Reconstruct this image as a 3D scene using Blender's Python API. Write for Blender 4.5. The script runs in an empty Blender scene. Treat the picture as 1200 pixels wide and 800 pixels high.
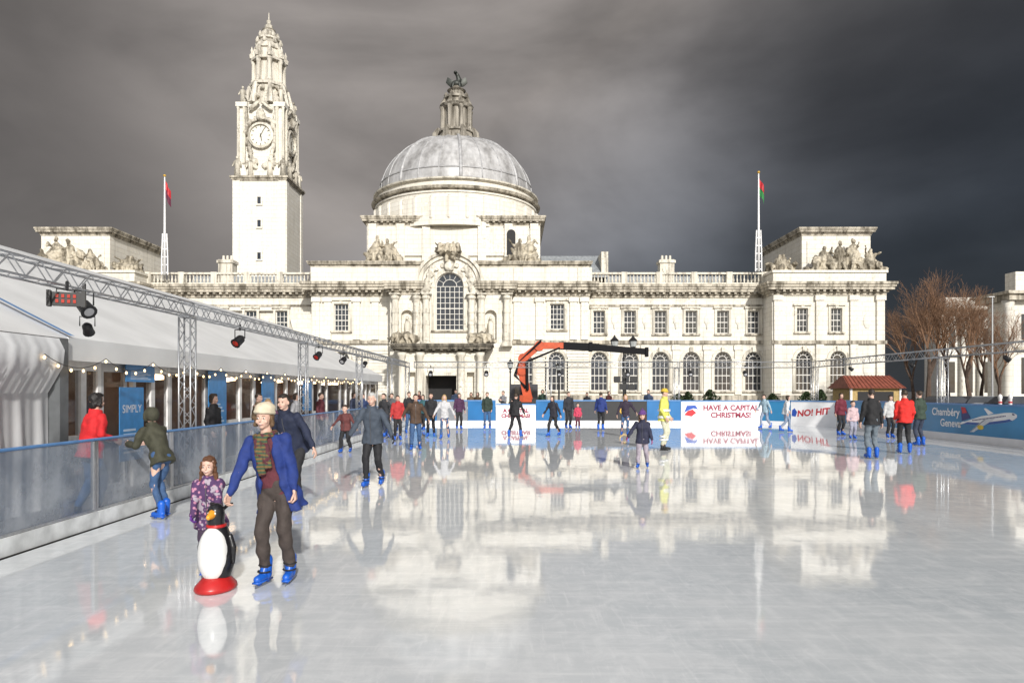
import bpy,bmesh,math,random
from mathutils import Vector,Matrix,noise
from mathutils.geometry import tessellate_polygon
PI=math.pi; R=math.radians
V=Vector
SC=bpy.context.scene; C=SC.collection
F=800.;HC=1.78
def W(px,py,D): return V(((px-600)/F*D, D, HC+(458-py)/F*D))
def fx(px,D): return (px-600)/F*D
def fz(py,D): return HC+(458-py)/F*D
# ------------------------------------------------------------ mesh builder
class MB:
    def __init__(s): s.v=[];s.f=[]
    def add(s,vs,fs):
        o=len(s.v); s.v+=[tuple(a) for a in vs]; s.f+=[tuple(i+o for i in f) for f in fs]; return s
    def box(s,x0,x1,y0,y1,z0,z1):
        return s.add([(x0,y0,z0),(x1,y0,z0),(x1,y1,z0),(x0,y1,z0),(x0,y0,z1),(x1,y0,z1),(x1,y1,z1),(x0,y1,z1)],
          [(0,3,2,1),(4,5,6,7),(0,1,5,4),(1,2,6,5),(2,3,7,6),(3,0,4,7)])
    def rings(s,rs,closed=True,ends=True):
        n=len(rs[0]); vs=[p for r in rs for p in r]; fs=[]
        for i in range(len(rs)-1):
            for j in range(n if closed else n-1):
                k=(j+1)%n; fs.append((i*n+j,i*n+k,(i+1)*n+k,(i+1)*n+j))
        if ends: fs.append(tuple(range(n-1,-1,-1))); fs.append(tuple((len(rs)-1)*n+j for j in range(n)))
        return s.add(vs,fs)
    def tube(s,pts,r,n=8):
        pts=[V(p) for p in pts]; m=len(pts)
        rr=r if isinstance(r,(list,tuple)) else [r]*m
        rs=[]; u=None
        for i in range(m):
            d=(pts[min(i+1,m-1)]-pts[max(i-1,0)])
            if d.length<1e-9: d=V((0,0,1))
            d.normalize()
            if u is None: u=d.cross(V((0,0,1)) if abs(d.z)<.9 else V((1,0,0))).normalized()
            else: u=(u-d*u.dot(d)).normalized()
            w=d.cross(u)
            rs.append([pts[i]+(u*math.cos(2*PI*j/n)+w*math.sin(2*PI*j/n))*rr[i] for j in range(n)])
        return s.rings(rs)
    def cap(s,a,b,ra,rb=None,n=10,e=3):
        a=V(a);b=V(b); rb=ra if rb is None else rb
        d=(b-a); L=d.length
        d=d/L if L>1e-6 else V((0,0,1))
        pts=[];rr=[]
        for i in range(e):
            t=(i+.25)/e*PI/2; pts.append(a-d*ra*math.cos(t)); rr.append(ra*math.sin(t))
        pts.append(a);rr.append(ra); pts.append(b);rr.append(rb)
        for i in range(e-1,-1,-1):
            t=(i+.25)/e*PI/2; pts.append(b+d*rb*math.cos(t)); rr.append(rb*math.sin(t))
        u=d.cross(V((0,0,1)) if abs(d.z)<.9 else V((1,0,0))).normalized(); w=d.cross(u)
        return s.rings([[p+(u*math.cos(2*PI*j/n)+w*math.sin(2*PI*j/n))*q for j in range(n)] for p,q in zip(pts,rr)])
    def ell(s,c,r,M=None,n=14,m=9):
        c=V(c); rs=[]
        for i in range(m):
            t=PI*(i+.35)/(m-.3)
            rs.append([V((r[0]*math.sin(t)*math.cos(2*PI*j/n),r[1]*math.sin(t)*math.sin(2*PI*j/n),r[2]*math.cos(t))) for j in range(n)])
        if M: rs=[[M@p for p in q] for q in rs]
        return s.rings([[c+p for p in q] for q in rs])
    def lathe(s,prof,c=(0,0,0),n=24,rot=0):
        c=V(c)
        return s.rings([[c+V((r*math.cos(rot+2*PI*j/n),r*math.sin(rot+2*PI*j/n),z)) for j in range(n)] for r,z in prof])
    def prism(s,poly,y0,y1):
        return s.rings([[(x,y0,z) for x,z in poly],[(x,y1,z) for x,z in poly]])
    def prismx(s,poly,x0,x1):
        return s.rings([[(x0,y,z) for y,z in poly],[(x1,y,z) for y,z in poly]])
    def facade(s,outer,holes,D,t=.45):
        polys=[[V((x,z,0)) for x,z in outer]]+[[V((x,z,0)) for x,z in h] for h in holes]
        flat=[p for q in polys for p in q]
        tris=tessellate_polygon(polys)
        s.add([(p.x,D,p.y) for p in flat],[tuple(t_) for t_ in tris])
        for q in polys:
            n=len(q)
            s.add([(p.x,D,p.y) for p in q]+[(p.x,D+t,p.y) for p in q],[(i,(i+1)%n,(i+1)%n+n,i+n) for i in range(n)])
        return s
    def map(s,fn): s.v=[tuple(fn(V(p))) for p in s.v]; return s
TMP=bpy.data.scenes.new('tmp')
def remesh(mb,vox,it=3,amp=0,fr=9,fac=.5):
    me=bpy.data.meshes.new('t'); me.from_pydata(mb.v,[],mb.f); me.update()
    o=bpy.data.objects.new('t',me); TMP.collection.objects.link(o)
    m=o.modifiers.new('r','REMESH'); m.mode='VOXEL'; m.voxel_size=vox
    if it: q=o.modifiers.new('s','SMOOTH'); q.iterations=it; q.factor=fac
    vl=TMP.view_layers[0]; vl.update()
    nm=bpy.data.meshes.new_from_object(o.evaluated_get(vl.depsgraph))
    out=MB()
    out.v=[tuple(p.co) for p in nm.vertices]; out.f=[tuple(p.vertices) for p in nm.polygons]
    if amp:
        sd=random.random()*50
        out.v=[tuple(V(p.co)+p.normal*(noise.noise(V(p.co)*fr+V((sd,0,0)))*amp)) for p in nm.vertices]
    bpy.data.objects.remove(o); bpy.data.meshes.remove(me); bpy.data.meshes.remove(nm)
    return out
def base(o):
    while o.parent: o=o.parent
    return o.location
def fin(name,mb,mat,parent=None,smooth=False,world=False,label=None,recalc=True):
    me=bpy.data.meshes.new(name); vs=mb.v
    if world and parent:
        b=base(parent); vs=[(p[0]-b[0],p[1]-b[1],p[2]-b[2]) for p in vs]
    me.from_pydata(vs,[],mb.f)
    if recalc:
        bm=bmesh.new(); bm.from_mesh(me); bmesh.ops.recalc_face_normals(bm,faces=bm.faces); bm.to_mesh(me); bm.free()
    if smooth: me.polygons.foreach_set('use_smooth',[True]*len(me.polygons))
    me.materials.append(mat); me.update()
    o=bpy.data.objects.new(name,me); C.objects.link(o)
    if parent: o.parent=parent
    if label: o['label']=label
    return o
def tag(o,label=None,cat=None,group=None,kind=None):
    if label: o['label']=label
    if cat: o['category']=cat
    if group: o['group']=group
    if kind: o['kind']=kind
    return o
def thing(name,label,cat,loc=(0,0,0),rz=0,group=None):
    o=bpy.data.objects.new(name,None); C.objects.link(o); o.location=loc; o.rotation_euler=(0,0,rz)
    o.empty_display_size=.2
    return tag(o,label,cat,group)
def dup(root,loc,rz=0,label=None,group=None,scale=None):
    r=root.copy(); C.objects.link(r); r.location=loc; r.rotation_euler=(0,0,rz)
    if label: r['label']=label
    if group: r['group']=group
    if scale: r.scale=scale
    for ch in list(root.children):
        c=ch.copy(); C.objects.link(c); c.parent=r
        for g in ch.children:
            d=g.copy(); C.objects.link(d); d.parent=c
    return r
def text(s,size,mat,parent,loc,rot,name='lettering',align='CENTER',bold=.0,sp=1.0,shear=0):
    cu=bpy.data.curves.new('t','FONT'); cu.body=s; cu.size=size; cu.align_x=align; cu.align_y='CENTER'; cu.offset=bold; cu.space_line=sp; cu.shear=shear
    o=bpy.data.objects.new('t',cu); TMP.collection.objects.link(o); TMP.view_layers[0].update()
    me=bpy.data.meshes.new_from_object(o.evaluated_get(TMP.view_layers[0].depsgraph))
    bpy.data.objects.remove(o)
    me.name=name; me.materials.clear(); me.materials.append(mat)
    t=bpy.data.objects.new(name,me); C.objects.link(t); t.parent=parent; t.location=loc; t.rotation_euler=rot
    return t
# ------------------------------------------------------------ materials
MC={}
def nd(nt,t,ins=None,**kw):
    n=nt.nodes.new(t)
    for k,v in kw.items(): setattr(n,k,v)
    if ins:
        for k,v in ins.items():
            if isinstance(v,bpy.types.NodeSocket): nt.links.new(v,n.inputs[k])
            else: n.inputs[k].default_value=v
    return n
def c4(c): return (c[0],c[1],c[2],1)
def mix(nt,f,a,b,bt='MIX'):
    n=nt.nodes.new('ShaderNodeMix'); n.data_type='RGBA'; n.blend_type=bt
    for i,v in ((0,f),(6,a),(7,b)):
        if isinstance(v,bpy.types.NodeSocket): nt.links.new(v,n.inputs[i])
        else: n.inputs[i].default_value=v if i==0 else c4(v)
    return n.outputs[2]
def mth(nt,op,a,b=0,c=0,cl=False):
    n=nt.nodes.new('ShaderNodeMath'); n.operation=op; n.use_clamp=cl
    for i,v in enumerate((a,b,c)):
        if isinstance(v,bpy.types.NodeSocket): nt.links.new(v,n.inputs[i])
        else: n.inputs[i].default_value=v
    return n.outputs[0]
def mr(nt,v,a,b,c=0,d=1,sm=False):
    n=nt.nodes.new('ShaderNodeMapRange'); n.interpolation_type='SMOOTHSTEP' if sm else 'LINEAR'
    nt.links.new(v,n.inputs[0])
    for i,q in enumerate((a,b,c,d)): n.inputs[i+1].default_value=q
    return n.outputs[0]
def mat(name,col,rough=.6,metal=0,ns=6,na=.15,bs=0,bstr=.15,emit=0,alpha=1,coat=0,spec=None,transl=0):
    if name in MC: return MC[name]
    m=bpy.data.materials.new(name); m.use_nodes=True; nt=m.node_tree; p=nt.nodes['Principled BSDF']
    tc=nd(nt,'ShaderNodeTexCoord').outputs['Object']
    n=nd(nt,'ShaderNodeTexNoise',{'Vector':tc,'Scale':ns,'Detail':5.})
    cc=mix(nt,mr(nt,n.outputs[0],.3,.7),[x*(1-na) for x in col],[min(1,x*(1+na*.6)) for x in col])
    nt.links.new(cc,p.inputs['Base Color'])
    p.inputs['Roughness'].default_value=rough; p.inputs['Metallic'].default_value=metal
    if bs:
        n2=nd(nt,'ShaderNodeTexNoise',{'Vector':tc,'Scale':bs,'Detail':4.})
        b=nd(nt,'ShaderNodeBump',{'Height':n2.outputs[0],'Strength':bstr,'Distance':.02})
        nt.links.new(b.outputs[0],p.inputs['Normal'])
    if emit: p.inputs['Emission Color'].default_value=c4(col); p.inputs['Emission Strength'].default_value=emit
    if alpha<1: p.inputs['Alpha'].default_value=alpha
    if coat: p.inputs['Coat Weight'].default_value=coat
    if spec is not None: p.inputs['Specular IOR Level'].default_value=spec
    if transl:
        tr=nd(nt,'ShaderNodeBsdfTranslucent',{'Color':c4(col)}); ms=nd(nt,'ShaderNodeMixShader',{0:transl,1:p.outputs[0],2:tr.outputs[0]})
        nt.links.new(ms.outputs[0],nt.nodes['Material Output'].inputs[0])
    MC[name]=m; return m
def stone(name,col,dirt=.5,joints=True,rowh=.55,dcol=(.12,.105,.08),dlo=.5,dhi=.72,top=.6):
    m=bpy.data.materials.new(name); m.use_nodes=True; nt=m.node_tree; p=nt.nodes['Principled BSDF']
    tc=nd(nt,'ShaderNodeTexCoord').outputs['Object']
    sp=nd(nt,'ShaderNodeSeparateXYZ',{0:tc})
    xy=mth(nt,'ADD',sp.outputs[0],sp.outputs[1])
    cv=nd(nt,'ShaderNodeCombineXYZ',{0:xy,1:sp.outputs[2]}).outputs[0]
    n1=nd(nt,'ShaderNodeTexNoise',{'Vector':tc,'Scale':.35,'Detail':7.,'Roughness':.62})
    n3=nd(nt,'ShaderNodeTexNoise',{'Vector':tc,'Scale':3.5,'Detail':6.,'Roughness':.65})
    st=nd(nt,'ShaderNodeMapping',{'Vector':tc,'Scale':(1.6,1.6,.13)}).outputs[0]
    n2=nd(nt,'ShaderNodeTexNoise',{'Vector':st,'Scale':1.,'Detail':7.,'Roughness':.66})
    c=mix(nt,mr(nt,n1.outputs[0],.35,.7),[x*.87 for x in col],col)
    c=mix(nt,mr(nt,n3.outputs[0],.4,.8,0,.28),c,[col[0]*.76,col[1]*.7,col[2]*.58])
    c=mix(nt,mr(nt,n2.outputs[0],dlo,dhi,0,dirt),c,dcol)
    d2=mth(nt,'MULTIPLY',mr(nt,n1.outputs[0],.5,.68),mr(nt,n3.outputs[0],.46,.62)); 
    c=mix(nt,mth(nt,'MULTIPLY',d2,dirt),c,dcol)
    if joints:
        br=nd(nt,'ShaderNodeTexBrick',{'Vector':cv,'Color1':(1,1,1,1),'Color2':(.93,.915,.88,1),'Mortar':(.64,.61,.55,1),'Scale':1.,'Mortar Size':.018,'Brick Width':1.35,'Row Height':rowh})
        c=mix(nt,.8,c,br.outputs[0],'MULTIPLY')
        b=nd(nt,'ShaderNodeBump',{'Height':br.outputs[1],'Strength':.4,'Distance':.03},invert=True)
        nt.links.new(b.outputs[0],p.inputs['Normal'])
    else:
        b=nd(nt,'ShaderNodeBump',{'Height':n3.outputs[0],'Strength':.5,'Distance':.1}); nt.links.new(b.outputs[0],p.inputs['Normal'])
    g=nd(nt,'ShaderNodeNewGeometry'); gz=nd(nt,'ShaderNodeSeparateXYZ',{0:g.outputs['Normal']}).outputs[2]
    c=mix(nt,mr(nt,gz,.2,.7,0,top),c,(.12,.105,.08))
    nt.links.new(c,p.inputs['Base Color']); p.inputs['Roughness'].default_value=.85
    return m
STONE=stone('portland_stone',(.84,.81,.745),.32,dlo=.53,dhi=.74)
STONE2=stone('carved_stone',(.78,.74,.65),.75,False,dlo=.48,dhi=.67)
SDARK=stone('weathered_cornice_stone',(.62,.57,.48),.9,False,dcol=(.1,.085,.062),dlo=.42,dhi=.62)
STATUE=stone('weathered_statue_stone',(.62,.56,.45),.9,False,dcol=(.08,.066,.046),dlo=.43,dhi=.6)
TSTONE=stone('tower_stone',(.84,.82,.77),.18)
BALC=stone('blackened_stone',(.3,.27,.22),.9,False,dcol=(.05,.044,.035),dlo=.38,dhi=.58)
LANS=stone('lantern_stone',(.42,.39,.34),.9,False,dcol=(.08,.07,.055),dlo=.41,dhi=.6)
def leadm():
    m=bpy.data.materials.new('lead_roof'); m.use_nodes=True; nt=m.node_tree; p=nt.nodes['Principled BSDF']
    tc=nd(nt,'ShaderNodeTexCoord').outputs['Object']
    st=nd(nt,'ShaderNodeMapping',{'Vector':tc,'Scale':(1.2,1.2,.16)}).outputs[0]
    n=nd(nt,'ShaderNodeTexNoise',{'Vector':st,'Scale':.6,'Detail':7.,'Roughness':.6})
    n2=nd(nt,'ShaderNodeTexNoise',{'Vector':tc,'Scale':2.,'Detail':5.,'Roughness':.55})
    c=mix(nt,mr(nt,n.outputs[0],.36,.66),(.24,.235,.235),(.52,.52,.53))
    c=mix(nt,mr(nt,n2.outputs[0],.42,.75,0,.35),c,(.66,.66,.66))
    nt.links.new(c,p.inputs['Base Color']); p.inputs['Roughness'].default_value=.5; p.inputs['Metallic'].default_value=.1
    return m
LEAD=leadm()
GLASS=mat('dark_window_glass',(.03,.035,.045),.08,0,1,.4,spec=.8)
WBAR=mat('white_window_bar',(.72,.7,.66),.5)
DARK=mat('dark_opening',(.012,.012,.014),.7)
BLACK=mat('black_paint',(.014,.014,.016),.5)
ALU=mat('aluminium_tube',(.5,.51,.53),.35,.8,20,.15)
FABRIC=mat('white_tent_fabric',(.84,.85,.86),.5,0,.8,.12,3,.25,transl=.15)
BLUE=mat('blue_board',(.015,.14,.36),.35,0,1.2,.18)
BLUES=mat('side_board_blue',(.035,.23,.46),.3,0,.5,.3)
BLUEL=mat('light_blue_rail',(.1,.24,.5),.4)
WHITE=mat('white_board',(.8,.8,.81),.4,0,3,.06)
PURP=mat('dark_red_print',(.26,.012,.05),.5)
RED=mat('red_print',(.5,.02,.03),.45)
GOLD=mat('gold_print',(.55,.33,.04),.4)
SLATE=mat('slate',(.27,.29,.31),.5,0,3,.3,6,.3)
# ------------------------------------------------------------ world, sun, camera
w=bpy.data.worlds.new('World'); SC.world=w; w.use_nodes=True; nt=w.node_tree
bg=nt.nodes['Background']; bg.inputs[1].default_value=.1
sund=V((-.24,.85,-.46)).normalized(); sp=-sund
sky=nd(nt,'ShaderNodeTexSky',sky_type='NISHITA'); sky.sun_disc=False
sky.sun_elevation=math.asin(sp.z); sky.sun_rotation=math.atan2(sp.x,sp.y)
tc=nd(nt,'ShaderNodeTexCoord').outputs['Generated']
s3=nd(nt,'ShaderNodeSeparateXYZ',{0:tc}); X,Y,Z=s3.outputs
mp=nd(nt,'ShaderNodeMapping',{'Vector':tc,'Scale':(.9,1,2.),'Rotation':(0,.36,0)}).outputs[0]
n1=nd(nt,'ShaderNodeTexNoise',{'Vector':mp,'Scale':1.9,'Detail':6.,'Roughness':.47,'Distortion':.5})
n2=nd(nt,'ShaderNodeTexNoise',{'Vector':mp,'Scale':7.,'Detail':7.,'Roughness':.55,'Distortion':.2})
d0=V((-.08,1,.47)).normalized()
dp=nd(nt,'ShaderNodeVectorMath',{0:tc,1:tuple(d0)},operation='DOT_PRODUCT').outputs['Value']
bump=mr(nt,dp,.88,1.0,0,1,True)
v=mth(nt,'ADD',mth(nt,'MULTIPLY',mr(nt,n1.outputs[0],.33,.67,0,1,True),.82),mth(nt,'MULTIPLY',mr(nt,n2.outputs[0],.3,.7),.18))
bs=mr(nt,X,-.5,.5,.078,.026)
L=mth(nt,'ADD',bs,mth(nt,'MULTIPLY',v,mr(nt,X,-.6,.6,.085,.055)))
L=mth(nt,'ADD',L,mth(nt,'MULTIPLY',bump,mth(nt,'MULTIPLY_ADD',v,.22,.05)))
L=mth(nt,'ADD',L,mth(nt,'MULTIPLY',mr(nt,Z,.3,.9),.07))
tint=mix(nt,mr(nt,mth(nt,'SUBTRACT',X,mth(nt,'MULTIPLY',Z,1.6)),-.6,.2),(1.08,.98,.92),(.83,.95,1.16))
cl=mix(nt,1,tint,nd(nt,'ShaderNodeCombineColor',{0:L,1:L,2:L}).outputs[0],'MULTIPLY')
cl=nd(nt,'ShaderNodeVectorMath',{0:cl,'Scale':10.},operation='SCALE').outputs[0]
cl=mix(nt,.02,cl,sky.outputs[0])
bright=mix(nt,mr(nt,v,.3,.7),sky.outputs[0],(9.8,9.6,9.4))
out=mix(nt,mr(nt,Y,.15,-.35,0,1,True),cl,bright)
nt.links.new(out,bg.inputs[0])
ld=bpy.data.lights.new('sun','SUN'); ld.energy=4.3; ld.angle=R(2.); ld.color=(1,.965,.9)
lo=bpy.data.objects.new('sun',ld); C.objects.link(lo); lo.rotation_euler=sund.to_track_quat('-Z','Y').to_euler()
cd=bpy.data.cameras.new('camera'); cd.sensor_width=36; cd.lens=24; cd.shift_y=58/1200; cd.clip_end=2000; cd.clip_start=.05
co=bpy.data.objects.new('camera',cd); C.objects.link(co); co.location=(0,0,HC); co.rotation_euler=(PI/2,0,0); SC.camera=co
SC.view_settings.view_transform='Standard'; SC.view_settings.look='None'; SC.view_settings.exposure=0
# ------------------------------------------------------------ ground, ice
def icem():
    m=bpy.data.materials.new('wet_ice'); m.use_nodes=True; nt=m.node_tree; p=nt.nodes['Principled BSDF']
    tc=nd(nt,'ShaderNodeTexCoord').outputs['Object']
    n1=nd(nt,'ShaderNodeTexNoise',{'Vector':tc,'Scale':.6,'Detail':8.,'Roughness':.65,'Distortion':.6})
    n2=nd(nt,'ShaderNodeTexNoise',{'Vector':tc,'Scale':3.5,'Detail':9.,'Roughness':.75,'Distortion':.5})
    def streak(rot,sx,sy,sc):
        s_=nd(nt,'ShaderNodeMapping',{'Vector':tc,'Scale':(sx,sy,1),'Rotation':(0,0,rot)}).outputs[0]
        return nd(nt,'ShaderNodeTexNoise',{'Vector':s_,'Scale':sc,'Detail':8.,'Roughness':.72,'Distortion':.4}).outputs[0]
    n4=streak(-.4,6,.6,3.); n5=streak(.9,.35,5,2.2)
    wp=nd(nt,'ShaderNodeVectorMath',{0:tc,1:nd(nt,'ShaderNodeVectorMath',{0:n1.outputs[1],'Scale':.25},operation='SCALE').outputs[0]},operation='ADD').outputs[0]
    br=nd(nt,'ShaderNodeTexBrick',{'Vector':wp,'Color1':(.93,.93,.935,1),'Color2':(.89,.9,.91,1),'Mortar':(1.,1.,1.,1),'Scale':1.,'Mortar Size':.06,'Mortar Smooth':1.,'Brick Width':.5,'Row Height':.34})
    c=mix(nt,mr(nt,n1.outputs[0],.35,.65),(.56,.595,.625),(.7,.725,.745))
    c=mix(nt,mr(nt,n2.outputs[0],.45,.65,0,.5),c,(.84,.855,.87))
    c=mix(nt,mr(nt,n4,.54,.7,0,.35),c,(.92,.93,.94))
    c=mix(nt,mr(nt,n5,.52,.68,0,.35),c,(.9,.91,.92))
    c=mix(nt,mr(nt,n1.outputs[0],.4,.62,.25,.8),c,mix(nt,1.,c,br.outputs[0],'MULTIPLY'))
    nt.links.new(c,p.inputs['Base Color'])
    rg=mth(nt,'ADD',mr(nt,n1.outputs[0],.42,.65,.008,.025),mr(nt,n5,.5,.68,0,.05))
    nt.links.new(rg,p.inputs['Roughness'])
    p.inputs['IOR'].default_value=2.35
    n3=nd(nt,'ShaderNodeTexNoise',{'Vector':tc,'Scale':2.,'Detail':2.})
    b=nd(nt,'ShaderNodeBump',{'Height':n3.outputs[0],'Strength':.045,'Distance':.03})
    b2=nd(nt,'ShaderNodeBump',{'Height':n2.outputs[0],'Strength':.03,'Distance':.01,'Normal':b.outputs[0]})
    nt.links.new(b2.outputs[0],p.inputs['Normal'])
    return m
ASPH=mat('asphalt',(.075,.075,.078),.75,0,.5,.35,30,.4)
tag(fin('ground',MB().add([(-900,-300,-.08),(900,-300,-.08),(900,1500,-.08),(-900,1500,-.08)],[(0,1,2,3)]),ASPH),kind='structure')
tag(fin('ice',MB().box(-5.38,15.95,-8,36.4,-.06,0),icem()),kind='structure')
tag(fin('forecourt_paving',MB().box(-60,70,44,73,-.07,-.03),mat('paving',(.22,.21,.2),.7,0,.6,.3,12,.3)),kind='structure')
tag(fin('walkway_deck',MB().box(-16.5,-5.6,-8,36.5,-.07,-.01),mat('deck',(.11,.095,.085),.7,0,2,.3)),kind='structure')
# ------------------------------------------------------------ city hall
HALL=thing('city_hall','long white stone civic hall with ribbed grey dome and arched windows behind the rink','building',(-6.7,79,0))
def opoly(kind,x0,x1,z0,z1,g=0,gb=None):
    gb=g if gb is None else gb
    if kind=='r': return [(x0-g,z0-gb),(x1+g,z0-gb),(x1+g,z1+g),(x0-g,z1+g)]
    r=(x1-x0)/2; cx=(x0+x1)/2; zs=z1-r
    return [(x0-g,z0-gb),(x1+g,z0-gb)]+[(cx+(r+g)*math.cos(PI*i/12),zs+(r+g)*math.sin(PI*i/12)) for i in range(13)]
def hole(w_,D):
    k,pc,pw,pt,pb=w_[:5]; return (k,fx(pc-pw/2,D),fx(pc+pw/2,D),fz(pb,D),fz(pt,D))
def window(root,w_,D,cols=4,rows=5,sur=.28,key=True,sill=True,sm=None):
    k,x0,x1,z0,z1=hole(w_,D); b=MB(); t=.06; y0,y1=D+.2,D+.28
    r=(x1-x0)/2; cx=(x0+x1)/2; zs=z1-r if k=='a' else z1
    b.box(x0,x0+.1,y0,y1,z0,zs); b.box(x1-.1,x1,y0,y1,z0,zs); b.box(x0+.1,x1-.1,y0,y1,z0,z0+.12)
    if k=='r': b.box(x0+.1,x1-.1,y0,y1,z1-.1,z1)
    for i in range(1,cols): x=x0+(x1-x0)*i/cols; b.box(x-t/2,x+t/2,y0+.02,y1-.003,z0+.12,zs-.1 if k=='r' else zs)
    for i in range(1,rows+(1 if k=='a' else 0)):
        z=z0+(zs-z0)*i/rows; h=t if i!=rows//2 else .1; b.box(x0+.1,x1-.1,y0+.01,y1-.006,z-h/2,z+h/2)
    if k=='a':
        for i in range(12):
            a0,a1=PI*i/12,PI*(i+1)/12
            for (ra,rb) in ((r-.1,r),(r*.48,r*.48+.06)):
                b.add([(cx+q*math.cos(a),y,zs+q*math.sin(a)) for y in (y0,y1) for a,q in ((a0,ra),(a0,rb),(a1,rb),(a1,ra))],[(0,1,2,3),(4,5,6,7),(0,3,7,4),(1,2,6,5)])
        for i in range(1,6):
            a=PI*i/6; b.tube([(cx+r*.5*math.cos(a),D+.24,zs+r*.5*math.sin(a)),(cx+(r-.05)*math.cos(a),D+.24,zs+(r-.05)*math.sin(a))],.03,4)
    o=fin('window',b,WBAR,root,world=True)
    p=MB(); pl=opoly(k,x0,x1,z0,z1); p.prism(pl,D+.31,D+.33); fin('pane',p,GLASS,o,world=True)
    s=MB(); s.facade(opoly(k,x0,x1,z0,z1,sur,.0),[opoly(k,x0,x1,z0+.01,z1,0)],D-.12,.118)
    if k=='a': s.box(cx-.2,cx+.2,D-.28,D-.122,z1-.02,z1+.55); s.box(x0-sur-.1,x0-.01,D-.2,D-.122,zs-.12,zs+.12); s.box(x1+.01,x1+sur+.1,D-.2,D-.122,zs-.12,zs+.12)
    else:
        s.box(x0-sur-.12,x1+sur+.12,D-.3,D-.002,z1+sur+.01,z1+sur+.2)
        if key: s.box(cx-.18,cx+.18,D-.22,D-.124,z1,z1+sur)
    fin('surround',s,sm or STONE2,o,world=True)
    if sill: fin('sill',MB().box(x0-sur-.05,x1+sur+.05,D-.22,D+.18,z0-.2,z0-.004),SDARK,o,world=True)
def cornice(name,x0,x1,z0,z1,D,proj=.9,back=1.,dent=True,m=None,root=None,ends=True):
    h=z1-z0; b=MB(); e=1 if ends else 0
    for f0,f1,pr in ((0,.22,.12),(.22,.4,.3),(.4,.62,.75),(.62,.8,.88),(.8,1,1.)):
        b.box(x0-proj*pr*e,x1+proj*pr*e,D-proj*pr,D+back,z0+h*f0,z0+h*f1-.001)
    if dent:
        n=int((x1-x0)/.75)
        for i in range(n): x=x0+(x1-x0)*(i+.5)/n; b.box(x-.14,x+.14,D-proj*.66,D-proj*.3,z0+h*.24,z0+h*.395)
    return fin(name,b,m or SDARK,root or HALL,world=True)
def balus(x0,x1,z0,h,D,root=None,step=.42,pier=4.2):
    b=MB(); b.box(x0,x1,D,D+.4,z0,z0+.22); b.box(x0,x1,D-.05,D+.45,z0+h-.22,z0+h)
    np_=max(1,round((x1-x0)/pier))
    for i in range(np_+1):
        x=x0+(x1-x0)*i/np_; b.box(x-.35,x+.35,D-.08,D+.48,z0+.003,z0+h+.05)
    n=int((x1-x0)/step)
    for i in range(n):
        x=x0+(x1-x0)*(i+.5)/n
        b.lathe([(.07,z0+.2),(.13,z0+.2+.3*(h-.44)),(.06,z0+.2+.65*(h-.44)),(.1,z0+h-.2)],(x,D+.2,0),6)
    fin('balustrade',b,STONE2,root or HALL,world=True)
# --- wings
Z_C=fz(345,82)
for side in (1,-1):
    D=82
    if side==1: p0,p1=690,894
    else: p0,p1=176,368
    x0,x1=fx(p0,D),fx(p1,D)
    ups=[702,738,774,810,847,883] if side==1 else [186,222,258,294,330]
    hs=[('r',p,14,364,391) for p in ups]
    lows=[('a',p,20,412,458) for p in ups]
    holes=[hole(h,D) for h in hs]+[hole(h,D) for h in lows]
    b=MB().facade([(x0,0),(x1,0),(x1,Z_C),(x0,Z_C)],[opoly(*h) for h in holes],D)
    b.box(x0+.05,x1-.05,D+.47,D+14,0,Z_C)
    fin('wing_wall',b,STONE,HALL,world=True)
    for h in hs: window(HALL,h,D,3,4)
    for h in lows: window(HALL,h,D,4,4,.35)
    cornice('cornice',x0,x1,fz(349,D),fz(334,D),D-.02,.95,14)
    balus(x0,x1,fz(334,D)+.001,fz(320,D)-fz(334,D),D-.5)
    b=MB().box(x0,x1,D-.22,D-.002,fz(403,D),fz(399,D)); b.box(x0,x1,D-.12,D-.003,fz(359,D),fz(357,D))
    b.box(x0,x1,D-.4,D-.001,0,fz(463,D))
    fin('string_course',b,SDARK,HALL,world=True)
    for a in range(len(ups)-1):
        x=fx((ups[a]+ups[a+1])/2,D); b=MB(); b.box(x-.42,x+.42,D-.16,D-.004,fz(462,D),fz(404,D)); b.box(x-.55,x+.55,D-.22,D-.005,fz(410,D),fz(404.5,D)); fin('pilaster',b,STONE,HALL,world=True)
        b=MB(); b.ell((x,D-.02,fz(375,D)),(.38,.12,.6)); b.cap((x,D-.06,fz(380,D)),(x,D-.06,fz(385,D)),.16,.08,6)
        fin('carved_panel',b,TSTONE,HALL,world=True)
    b=MB().prism([(x0+2,Z_C+1.2),(x1-2,Z_C+1.2),(x1-3,Z_C+3.0),(x0+3,Z_C+3.)],D+5,D+11); fin('roof',b,SLATE,HALL,world=True)
    b=MB(); pc=783 if side==1 else 262
    cx=fx(pc,86); zt=fz(303,86); b.box(cx-.9,cx+.9,86.5,88,Z_C,zt); b.box(cx-1.05,cx+1.05,86.35,88.15,zt-.45,zt-.1)
    for q in (-.5,0,.5): b.lathe([(.18,zt-.1),(.15,zt+.6)],(cx+q,87.2,0),8)
    fin('chimney',b,STONE2,HALL,world=True)
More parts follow.
